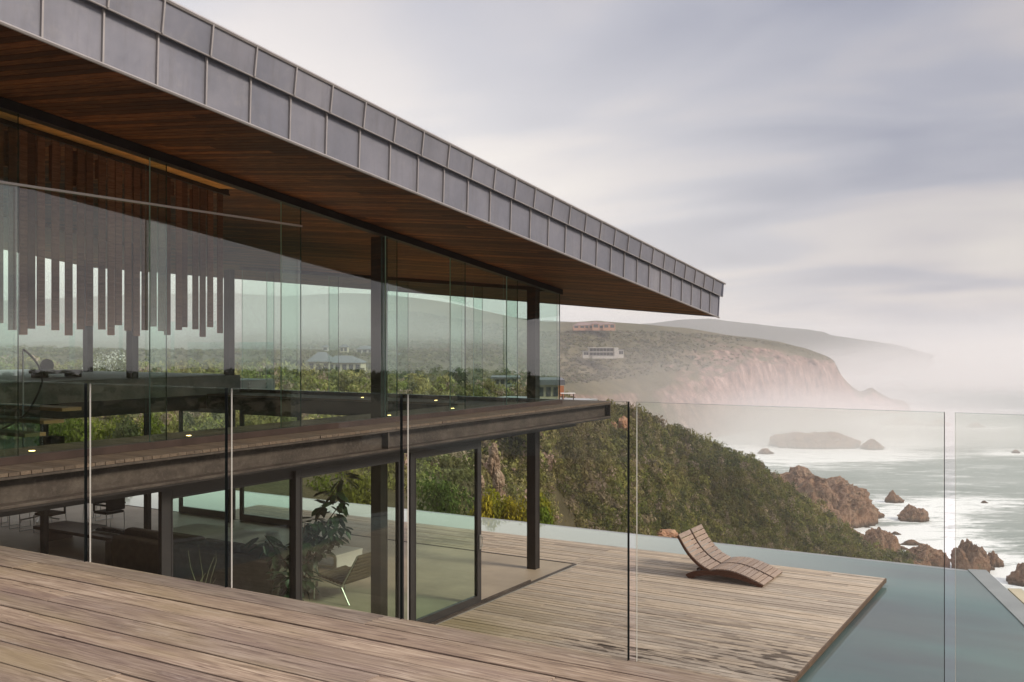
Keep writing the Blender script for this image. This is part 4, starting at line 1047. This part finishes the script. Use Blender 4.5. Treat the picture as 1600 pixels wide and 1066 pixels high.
def leaves(name, T, pos, sc, rotz, col, rs, mat=veg, parent=None, hvar=.25):
    """One mesh of all clumps: template T[i % len] per clump."""
    V, Cc = [], []
    which = rs.randint(0, len(T), len(pos))
    for ti, t in enumerate(T):
        m = np.where(which == ti)[0]
        if not len(m): continue
        c, s = np.cos(rotz[m]), np.sin(rotz[m]); tt = t.reshape(-1, 3)
        x = tt[None, :, 0]*c[:, None]-tt[None, :, 1]*s[:, None]; y = tt[None, :, 0]*s[:, None]+tt[None, :, 1]*c[:, None]; z = np.broadcast_to(tt[None, :, 2], x.shape)
        v = np.stack([x*sc[m, 0:1], y*sc[m, 0:1], z*sc[m, 1:2]], -1)+pos[m][:, None, :]
        V.append(v.reshape(-1, 3)); f = rs.uniform(1-hvar, 1+hvar, (len(m), len(t)))
        cc = col[m][:, None, :]*f[..., None]; Cc.append(np.repeat(cc.reshape(-1, 3), 4, axis=0))
    V = np.concatenate(V); Cc = np.clip(np.concatenate(Cc), 0, 1); nq = len(V)//4
    me = bpy.data.meshes.new(name); me.vertices.add(len(V)); me.vertices.foreach_set('co', V.reshape(-1).astype(np.float32))
    me.loops.add(nq*4); me.loops.foreach_set('vertex_index', np.arange(nq*4, dtype=np.int32))
    me.polygons.add(nq); me.polygons.foreach_set('loop_start', np.arange(0, nq*4, 4, dtype=np.int32)); me.polygons.foreach_set('loop_total', np.full(nq, 4, np.int32)); me.update()
    a = me.attributes.new('tint', 'FLOAT_COLOR', 'POINT'); a.data.foreach_set('color', np.concatenate([Cc, np.ones((len(Cc), 1))], 1).reshape(-1).astype(np.float32))
    return link(name, me, mat, parent)
def scatter(G, n, rs, r0, r1, wfun=None):
    """n random points on the rows r0..r1 of grid G, spread by ground area (times wfun)."""
    A = G[r0:r1]; a, b_, c = A[:-1, :-1], A[:-1, 1:], A[1:, :-1]
    ar = np.linalg.norm(np.cross(b_-a, c-a), axis=-1)
    if wfun is not None: ar = ar*wfun(a)
    p = ar.reshape(-1)/ar.sum(); k = rs.choice(len(p), n, p=p); i, j = np.unravel_index(k, ar.shape)
    u, v = rs.rand(n, 1), rs.rand(n, 1)
    return a[i, j]+(b_[i, j]-a[i, j])*u+(c[i, j]-a[i, j])*v
def pxof(p): return CX+F*(CS*p[..., 0]+SN*p[..., 1])/np.maximum(fwd(p), 1)
def pick(cols, w, n, rs): return np.array(cols)[rs.choice(len(cols), n, p=np.array(w)/sum(w))]
rs = np.random.RandomState(11)
# green slope between the house and the sea
T1 = [clump(110, rs, .12, k) for k in (2, 3, 3, 4, 4, 5, 6)]
P = scatter(GN, 13500, rs, 24, 98, lambda a: ((pxof(a) > 690) & (fwd(a) > 48))*np.clip(140/fwd(a), .5, 2.4))
keep = ~((pxof(P) > 845) & (pxof(P) < 925) & (fwd(P) > 70) & (fwd(P) < 104)); P = P[keep]
cl = pick([(.105, .118, .030), (.145, .142, .040), (.18, .155, .06), (.23, .185, .115), (.075, .078, .03), (.175, .17, .045), (.26, .20, .15)], [5, 5, 4, 3, 3, 2, 1], len(P), rs)
big = fbm(P, 1/14., 3)[:, None]; cl = 1.18*cl*(1+.8*big)
dry = np.clip(fbm(P+31, 1/26., 3)*2.6+.25, 0, 1)[:, None]*np.clip((1250-pxof(P))/350, .15, 1)[:, None]; cl = cl*(1-dry*.45)+np.array([.22, .17, .095])*dry*.45
sz = rs.choice([.6, .85, 1.15, 1.5, 2.0], len(P), p=[.27, .3, .22, .14, .07])*rs.uniform(.85, 1.15, len(P))*np.interp(fwd(P), [50, 150, 330], [.62, 1.05, 1.4]); sc = np.stack([sz, sz*rs.uniform(.8, 1.5, len(P))], 1)
o = leaves('hillside_scrub', T1, P-np.array([0, 0, .25]), sc, rs.uniform(0, 6.28, len(P)), cl, rs); tag(o, 'dense dark green and olive scrub covering the slope above the sea', 'scrub', kind='stuff')
# garden plateau behind the house
T2 = [clump(120, rs, .12, 5) for _ in range(6)]
P = scatter(GN, 3600, rs, 26, 110, lambda a: ((pxof(a) < 860) & (pxof(a) > -220) & (fwd(a) > 40) & (fwd(a) < 150))*np.clip(80/fwd(a), .6, 2.0))
cl = pick([(.11, .125, .03), (.10, .10, .03), (.08, .085, .03), (.15, .145, .045), (.15, .12, .07), (.065, .07, .03)], [4, 4, 3, 2, 2, 2], len(P), rs)
sz = rs.uniform(.55, 1.5, len(P))*np.interp(fwd(P), [40, 60, 110], [.65, .8, 1.15]); sc = np.stack([sz, sz*rs.uniform(.75, 1.45, len(P))], 1)
o = leaves('garden_scrub', T2, P-np.array([0, 0, .1]), sc, rs.uniform(0, 6.28, len(P)), cl*np.array([2.75, 2.45, 3.4])+np.array([.035, .025, .015]), rs); tag(o, 'bright green fynbos scrub on the flat ground behind the house', 'scrub', kind='stuff')
P = scatter(GE, 2600, rs, 0, 159, lambda a: a[..., 2] > -14)  # added scrub out of view, for dark reflections in the glass
cl = pick([(.075, .085, .028), (.055, .062, .024), (.11, .10, .045)], [3, 3, 2], len(P), rs); sz = rs.uniform(.9, 2.0, len(P))
o = leaves('unseen_slope_scrub', [clump(40, rs, .2, 4) for _ in range(4)], P-np.array([0, 0, .2]), np.stack([sz, sz], 1), rs.uniform(0, 6.28, len(P)), cl, rs); tag(o, 'dark scrub on the unseen slope added beside the pool terrace', 'scrub', kind='stuff')
# mid and far bushes
T3 = [clump(20, rs, .36, 3) for _ in range(5)]
P = scatter(GF, 3500, rs, 0, 60, lambda a: (pxof(a) < 900) & (pxof(a) > -150) & (fwd(a) < 620))
cl = pick([(.16, .165, .06), (.12, .125, .05), (.21, .19, .09)], [3, 3, 2], len(P), rs); sz = rs.uniform(.8, 2.4, len(P))
o = leaves('valley_scrub', T3, P, np.stack([sz, sz*.9], 1), rs.uniform(0, 6.28, len(P)), cl, rs); tag(o, 'scattered bushes on the valley side beyond the garden', 'scrub', kind='stuff')
P = scatter(GF, 13000, rs, 45, 141, lambda a: (pxof(a) > 330) & (pxof(a) < 1310)); P = P[(P[:, 2] > -40)]
P = P[rs.rand(len(P)) > np.interp(pxof(P), [1000, 1180], [0, .8])*(HZ-(P[:, 2]-EYE)*F/fwd(P) > np.interp(pxof(P), pxF, f4y)+7)]
cl = pick([(.125, .125, .05), (.095, .10, .043), (.18, .155, .085), (.145, .142, .06), (.20, .17, .11)], [4, 3, 3, 2, 1], len(P), rs); sz = rs.uniform(1.0, 3.2, len(P))*np.interp(pxof(P), [1050, 1250], [1, .55])
o = leaves('headland_scrub', T3, P-np.array([0, 0, .5]), np.stack([sz, sz*.8], 1), rs.uniform(0, 6.28, len(P)), cl, rs); tag(o, 'low dark scrub covering the far hills and the headland', 'scrub', kind='stuff')

def shrub(name, p, w, h, col, label, cat='shrub', seed=0, n=1100, size=.045, group=None, flowers=None, lumps=9):
    rs = np.random.RandomState(seed); t = empty(name, p, label, cat, group)
    q = clump(n, rs, size/max(w, .1)*2, lumps)
    cc = np.array(col)[rs.randint(0, len(col), 1)]
    # each lobe has its own tone
    f = leaves('foliage', [q], np.array([[p[0], p[1], p[2]]]), np.array([[w/2, h]]), np.array([rs.uniform(0, 6)]), cc, rs, hvar=.4)
    f.parent = t; f.matrix_parent_inverse = t.matrix_basis.inverted()
    if flowers is not None:
        q = clump(n//2, rs, size/max(w, .1)*2, lumps); g = leaves('blossom', [q*np.array([1.03, 1.03, 1.02])], np.array([[p[0], p[1], p[2]]]), np.array([[w/2, h]]), np.array([1.0]), np.array([flowers]), rs, hvar=.1)
        g.parent = t; g.matrix_parent_inverse = t.matrix_basis.inverted()
    mb = MB()
    for k in range(5):
        a = rs.uniform(0, 6.28); mb.tube([(p[0], p[1], p[2]-.6), (p[0]+math.cos(a)*w*.1, p[1]+math.sin(a)*w*.1, p[2]+h*.3), (p[0]+math.cos(a)*w*.25, p[1]+math.sin(a)*w*.25, p[2]+h*.65)], [.03, .022, .01], 5)
    mb.build('stem', stem_m, t)
    return t
YG = [(.38, .32, .03), (.30, .30, .03)]
for k, (px, ytop, ybot, w, d, lab, col) in enumerate((
    (752, 772, 850, 1.0, 26.6, 'golden tipped shrub beyond the pool, nearest the open sliding door', YG[0]),
    (778, 765, 850, 1.2, 26.9, 'yellow green shrub beyond the pool between the sliding door and the column', YG[1]),
    (806, 776, 850, 1.1, 26.7, 'yellow green shrub just left of the lower steel column', YG[0]),
    (836, 773, 855, 1.2, 26.8, 'bright shrub half hidden behind the lower steel column', YG[1]),
    (853, 790, 860, .9, 26.5, 'low bright green shrub right of the lower steel column', (.19, .27, .03)))):
    p = at(px, ybot, d); shrub('yellow_shrub', (p.x, p.y, p.z), w, (ybot-ytop)/F*d, [col], lab, 'shrub', 30+k, 1700, .032, 'yellow green shrubs beyond the pool')
for k, (px, ytop, ybot, w, d, lab, col) in enumerate((
    (95, 650, 735, 2.6, 42, 'big dense green bush seen under the floor beam, leftmost', (.10, .14, .022)),
    (128, 655, 735, 2.0, 40, 'green bush seen under the floor beam just left of the first glass gap', (.12, .15, .025)),
    (165, 652, 735, 2.4, 43, 'lime green bush seen under the floor beam right of the first glass gap', (.17, .19, .03)),
    (200, 656, 735, 2.2, 41, 'grey green bush in the middle of the view under the floor beam', (.11, .125, .055)),
    (225, 650, 735, 2.2, 42, 'yellow green bush seen under the floor beam before the overlapping glass', (.19, .20, .028)),
    (520, 742, 840, 2.6, 37, 'leafy green bush beyond the pool behind the indoor plant', (.12, .15, .022)),
    (563, 748, 840, 2.4, 36, 'yellow green bush beyond the pool beside the inner column', (.18, .19, .03)),
    (690, 735, 830, 2.6, 34, 'soft green bush seen through the tinted sliding door', (.11, .15, .035)))):
    p = at(px, ybot, d); shrub('garden_bush', (p.x, p.y, p.z), w, (ybot-ytop)/F*d, [col], lab, 'bush', 50+k, 1500, .06, 'bushes in the garden behind the house')
p = at(172, 610, 50); shrub('flowering_tree', (p.x, p.y, p.z), 3.4, 1.9, [(.16, .17, .07)], 'bush covered in white blossom seen through the slat screen gap', 'tree', 71, 2200, .06, None, (.72, .70, .62))
for k, (px, ytop, ybot, w, d, lab) in enumerate((
    (458, 560, 600, 3.4, 120, 'dark rounded tree in front of the grey roofed cottage'),
    (561, 575, 600, 2.6, 130, 'small dark tree at the end of the long cottage'),
    (716, 573, 612, 3.6, 105, 'dark dome shaped tree behind the overlapping end glass'),
    (498, 580, 604, 2.0, 115, 'little round bush below the cottage windows'))):
    p = at(px, ybot, d); shrub('round_tree', (p.x, p.y, p.z), w, (ybot-ytop)/F*d, [(.045, .058, .03)], lab, 'tree', 80+k, 900, .12, 'round trees in the valley', None, 7)

# pale outcrops on the near slope
def outcrop(px, y0, y1, w, d, seed, label):
    p = at(px, (y0+y1)/2, d); bm = bmesh.new(); bmesh.ops.create_icosphere(bm, subdivisions=4, radius=1)
    Pn = np.array([v.co[:] for v in bm.verts]); off = np.random.RandomState(seed).rand(3)*50
    rr = 1+.6*fbm(Pn+off, 1.3, 5, .6, True)+.3*fbm(Pn+off, 4.5, 3, .6, True)
    Hh = (y1-y0)/F*d/2; W = w/F*d/2
    for v, q, k in zip(bm.verts, Pn, rr): v.co = (q[0]*W*k, q[1]*W*k, q[2]*Hh*k)
    me = bpy.data.meshes.new('rock_outcrop'); bm.to_mesh(me); bm.free(); o = link('rock_outcrop', me, outc_m); o.location = p; o.rotation_euler.z = YAW
    tag(o, label, 'rock', 'outcrops on the green slope')
b = MatB('pale_outcrop'); n = b.noise(1.2, 6, .7); b.set(col=b.ramp(n, [(.3, (.14, .085, .055)), (.5, (.33, .235, .165)), (.7, (.50, .40, .30))]), rough=.9, spec=.2); b.bump(n, .8, .2); outc_m = b.m
b = MatB('red_outcrop'); n = b.noise(.5, 6, .7); b.set(col=b.ramp(n, [(.3, (.20, .10, .06)), (.5, (.42, .22, .13)), (.7, (.55, .36, .25))]), rough=.9, spec=.2); b.bump(n, .8, .3); red_m = b.m
outcrop(772, 714, 741, 14, 66, 1, 'pale crag on the slope, upper one left of the steel column')
outcrop(779, 741, 764, 13, 63, 2, 'pale crag on the slope, middle one left of the steel column')
outcrop(784, 768, 792, 9, 61, 8, 'narrow pale crag on the slope, lowest one left of the steel column')
outcrop(771, 696, 712, 11, 66, 3, 'small pale boulder on top of the crags left of the column')
outcrop(749, 746, 762, 12, 57, 4, 'small pale boulder beside the sliding door edge')
outc_m = red_m
outcrop(974, 655, 676, 13, 155, 5, 'reddish crag just below the ridge by the beam end')
outcrop(958, 660, 669, 9, 153, 6, 'small pinkish crag right below the beam end')
outcrop(1040, 830, 841, 30, 147, 7, 'orange earth scar above the sun lounger backrest')

# ------------------------------------------------------------------ far houses
roof_grey = simple('grey_roof', (.15, .155, .165), .7, 0, .3, .1, .5); roof_red = simple('red_brown_roof', (.23, .15, .14), .8, 0, .3, .15, .5)
wall_cream = simple('cream_wall', (.52, .46, .34), .8, 0, .3, .06, .5); wall_white = simple('white_wall', (.48, .455, .42), .8, 0, .3, .04, .5); wall_brick = simple('orange_brick_wall', (.46, .24, .15), .85, 0, .3, .12, .6)
pane_dark = simple('dark_window_glass', (.05, .055, .065), .15, 0, .5, .1, .5)
def cottage(px, ybase, d, wpx, hwall, hroof, wall, roofm, label, depth=7, nwin=4, wings=(), group=None, terr=False):
    p = at(px, ybase, d); t = empty('cottage', p, label, 'house', group); t.rotation_euler.z = YAW
    W = wpx/F*d/2
    blocks = [(-W, W, 0, hwall, hroof)]+[(a*W, b_*W, dy, hw, hr) for a, b_, dy, hw, hr in wings]
    wm, rm, pm = MB(), MB(), MB()
    for (x0, x1, dy, hw, hr) in blocks:
        wm.box(x0, x1, dy, dy+depth, -1.5, hw)
        e = .5; x0r, x1r, y0r, y1r = x0-e, x1+e, dy-e, dy+depth+e; rh = min(depth, x1-x0)*.42
        ym = (y0r+y1r)/2
        if hr > .6:
            rm.add([(x0r, y0r, hw+.02), (x1r, y0r, hw+.02), (x1r, y1r, hw+.02), (x0r, y1r, hw+.02), (x0r+rh, ym, hw+hr), (x1r-rh, ym, hw+hr)], [(0, 1, 5, 4), (1, 2, 5), (2, 3, 4, 5), (3, 0, 4), (3, 2, 1, 0)])
        else: rm.box(x0r, x1r, y0r, y1r, hw+.02, hw+hr)
        n = max(1, round(nwin*(x1-x0)/(2*W)))
        for k in range(n):
            c = x0+(x1-x0)*(k+.5)/n; ww = (x1-x0)/n*.32; pm.box(c-ww, c+ww, dy-.06, dy-.01, hw*.25, hw*.85)
    w = wm.build('wall', wall, t, loc=True); rm.build('roof', roofm, t, loc=True); pm.build('window', pane_dark, t, loc=True)
    if terr:
        mb = MB(); mb.box(-W*.75, W*1.1, -3, -.1, -1.6, -.05); mb.build('terrace', wall_white, t, loc=True)
cottage(533, 584, 235, 62, 2.6, 1.7, wall_cream, roof_grey, 'long cream cottage with a grey hipped roof behind the bushes', 8, 6, [(-1.6, -.55, -1.5, 2.9, 2.3)])
cottage(537, 551, 480, 12, 2.6, 1.4, wall_cream, roof_grey, 'small square cream pavilion on the hillside track', 4, 2)
cottage(570, 556, 470, 26, 3.2, 1.6, wall_white, roof_grey, 'pale house with a grey roof above a cream retaining bank', 7, 3)
cottage(609, 566, 440, 26, 3.5, .5, wall_white, roof_grey, 'flat roofed white house beside the second inner column', 7, 3)
cottage(508, 549, 520, 8, 2.2, 1.2, wall_white, roof_grey, 'tiny white hut at the end of the hillside track', 4, 1)
cottage(790, 603, 150, 36, 1.1, .25, wall_white, roof_grey, 'flat grey roofed house among scrub behind the end column', 7, 4)
cottage(857, 625, 92, 34, 1.4, .5, wall_cream, roof_grey, 'cream house with a low grey roof behind the end glass', 6, 3)
cottage(928, 514, 880, 62, 3.2, 2.8, wall_brick, roof_red, 'large orange brick house with red brown roofs on the hilltop', 12, 8, [(-1.05, -.45, -3, 3, 1.8), (.45, 1.05, -4, 4, 1.6), (-.1, .25, -4, 4.4, 2.4)])
p = at(942, 556, 790); t = empty('villa', p, 'white two storey villa with long glazed balconies on the hillside', 'house'); t.rotation_euler.z = YAW
mb = MB(); mb.box(-11, 9, 2, 12, -2, 6.2); mb.box(-16, -11.2, .5, 9, -2, 3.4); mb.box(9.2, 12.5, -.5, 9, -2, 6.6); mb.box(12.7, 17, 1.5, 9, -2, 4.6); mb.build('wall', wall_white, t, loc=True)
for z in (6.3, 2.9):
    mb = MB(); mb.box(-11.8, 9.1, -.6, 12.6 if z > 5 else 1.9, z, z+.45); mb.build('roof' if z > 5 else 'balcony', wall_white, t, loc=True)
mb = MB(); mb.box(-17, -11.3, 0, 9.4, 3.45, 3.8); mb.box(12.6, 18, 1, 9.6, 4.65, 5.0); mb.build('roof', roof_grey, t, loc=True)
for (x0, x1, z0, z1, yy) in ((-10.5, 8.6, .3, 2.6, 1.9), (-10.5, 8.6, 3.5, 6.0, 1.9), (-15.5, -11.6, .6, 2.8, .4), (13.1, 16.6, 1.2, 3.8, 1.4)):
    mb = MB(); n = max(2, int((x1-x0)/2.4))
    for k in range(n): mb.box(x0+(x1-x0)*k/n+.12, x0+(x1-x0)*(k+1)/n-.12, yy, yy+.08, z0, z1)
    mb.build('window', pane_dark, t, loc=True)
mb = MB(); mb.box(-9, 9.6, -4, 1.8, -2.2, -.3); mb.build('terrace', wall_white, t, loc=True)
# neighbour's terrace furniture
p = at(889, 626, 88)
t = empty('garden_table', p, 'white garden table on the neighbouring terrace beyond the glass corner', 'table'); t.rotation_euler.z = YAW
mb = MB(); mb.box(-.75, .55, -.4, .4, .62, .68); mb.build('tabletop', white_paint, t, loc=True)
for a in (-.6, .4):
    mb = MB(); mb.box(a-.03, a+.03, -.3, .3, 0, .618); mb.build('leg', stem_m, t, loc=True)
p = at(877, 626, 89.5)
t = empty('garden_chair', p, 'orange garden chair beside the white garden table', 'chair'); t.rotation_euler.z = YAW
mb = MB(); mb.box(-.25, .25, -.25, .25, .42, .48); mb.build('seat', orange_m, t, loc=True)
mb = MB(); mb.box(-.25, .25, .2, .26, .5, 1.35); mb.build('backrest', orange_m, t, loc=True)
for a in (-.21, .21):
    mb = MB(); mb.box(a-.03, a+.03, -.22, .22, 0, .418); mb.build('leg', orange_m, t, loc=True)
p = at(886, 627, 88)
mb = MB(); mb.box(p.x-9, p.x+.6, p.y-3, p.y+5, p.z-1.2, p.z-.01); o = mb.build('neighbour_terrace', stone_cope); tag(o, kind='structure')

# ------------------------------------------------------------------ air
def volume(name, o, dens, col, aniso):
    m = bpy.data.materials.new(name); m.use_nodes = True; n = m.node_tree
    n.nodes.remove(n.nodes['Principled BSDF']); v = n.nodes.new('ShaderNodeVolumePrincipled')
    v.inputs['Density'].default_value = dens; v.inputs['Color'].default_value = (*col, 1); v.inputs['Anisotropy'].default_value = aniso
    n.links.new(v.outputs[0], n.nodes['Material Output'].inputs['Volume'])
    o.data.materials.clear(); o.data.materials.append(m); tag(o, kind='stuff')
mb = MB(); mb.box(-5600, 5600, -5600, 5600, -82, 92); hz_ = mb.build('haze', None); volume('haze_air', hz_, .00030, (1, .985, .98), .2)
def mist(px, d, z, rx, ry, rz, dens, label):
    """A soft bank of fog: a closed ellipsoid whose density fades to nothing at its skin."""
    bm = bmesh.new(); bmesh.ops.create_icosphere(bm, subdivisions=3, radius=1)
    for v in bm.verts: v.co = (v.co.x*rx, v.co.y*ry, v.co.z*rz)
    me = bpy.data.meshes.new('sea_mist'); bm.to_mesh(me); bm.free(); o = link('sea_mist', me); p = at(px, HZ, d); o.location = (p.x, p.y, z); o.rotation_euler.z = YAW
    o['label'] = label; o['category'] = 'mist'
    volume('mist_air', o, dens, (1, .975, .965), .2)
    m = o.data.materials[0]; n = m.node_tree; new = n.nodes.new; lk = n.links.new
    v = [q for q in n.nodes if q.type == 'PRINCIPLED_VOLUME'][0]
    tc = new('ShaderNodeTexCoord'); ms = new('ShaderNodeVectorMath'); ms.operation = 'MULTIPLY_ADD'; lk(tc.outputs['Generated'], ms.inputs[0]); ms.inputs[1].default_value = (2, 2, 2); ms.inputs[2].default_value = (-1, -1, -1)
    ln = new('ShaderNodeVectorMath'); ln.operation = 'LENGTH'; lk(ms.outputs[0], ln.inputs[0])
    mr = new('ShaderNodeMapRange'); mr.interpolation_type = 'SMOOTHSTEP'; lk(ln.outputs['Value'], mr.inputs['Value'])
    for k, x in zip(('From Min', 'From Max', 'To Min', 'To Max'), (.15, .97, dens, 0)): mr.inputs[k].default_value = x
    nz = new('ShaderNodeTexNoise'); nz.inputs['Scale'].default_value = 2.6; nz.inputs['Detail'].default_value = 2; lk(ms.outputs[0], nz.inputs['Vector'])
    mr2 = new('ShaderNodeMapRange'); lk(nz.outputs['Fac'], mr2.inputs['Value'])
    for k, x in zip(('From Min', 'From Max', 'To Min', 'To Max'), (.3, .7, .45, 1.55)): mr2.inputs[k].default_value = x
    mu_ = new('ShaderNodeMath'); mu_.operation = 'MULTIPLY'; lk(mr.outputs[0], mu_.inputs[0]); lk(mr2.outputs[0], mu_.inputs[1]); lk(mu_.outputs[0], v.inputs['Density'])
mist(1125, 800, -85, 370, 260, 104, .0066, 'bank of white sea mist lying against the foot of the cliffs')
mist(1560, 1750, -85, 640, 480, 134, .0065, 'pale sea mist hiding the water beyond the headland')
mist(330, 740, -10, 300, 400, 110, .0066, 'thin veil of haze lying in the valley behind the house')
mist(1300, 830, -82, 270, 230, 56, .0100, 'faint low spray drifting over the surf beside the headland tip')
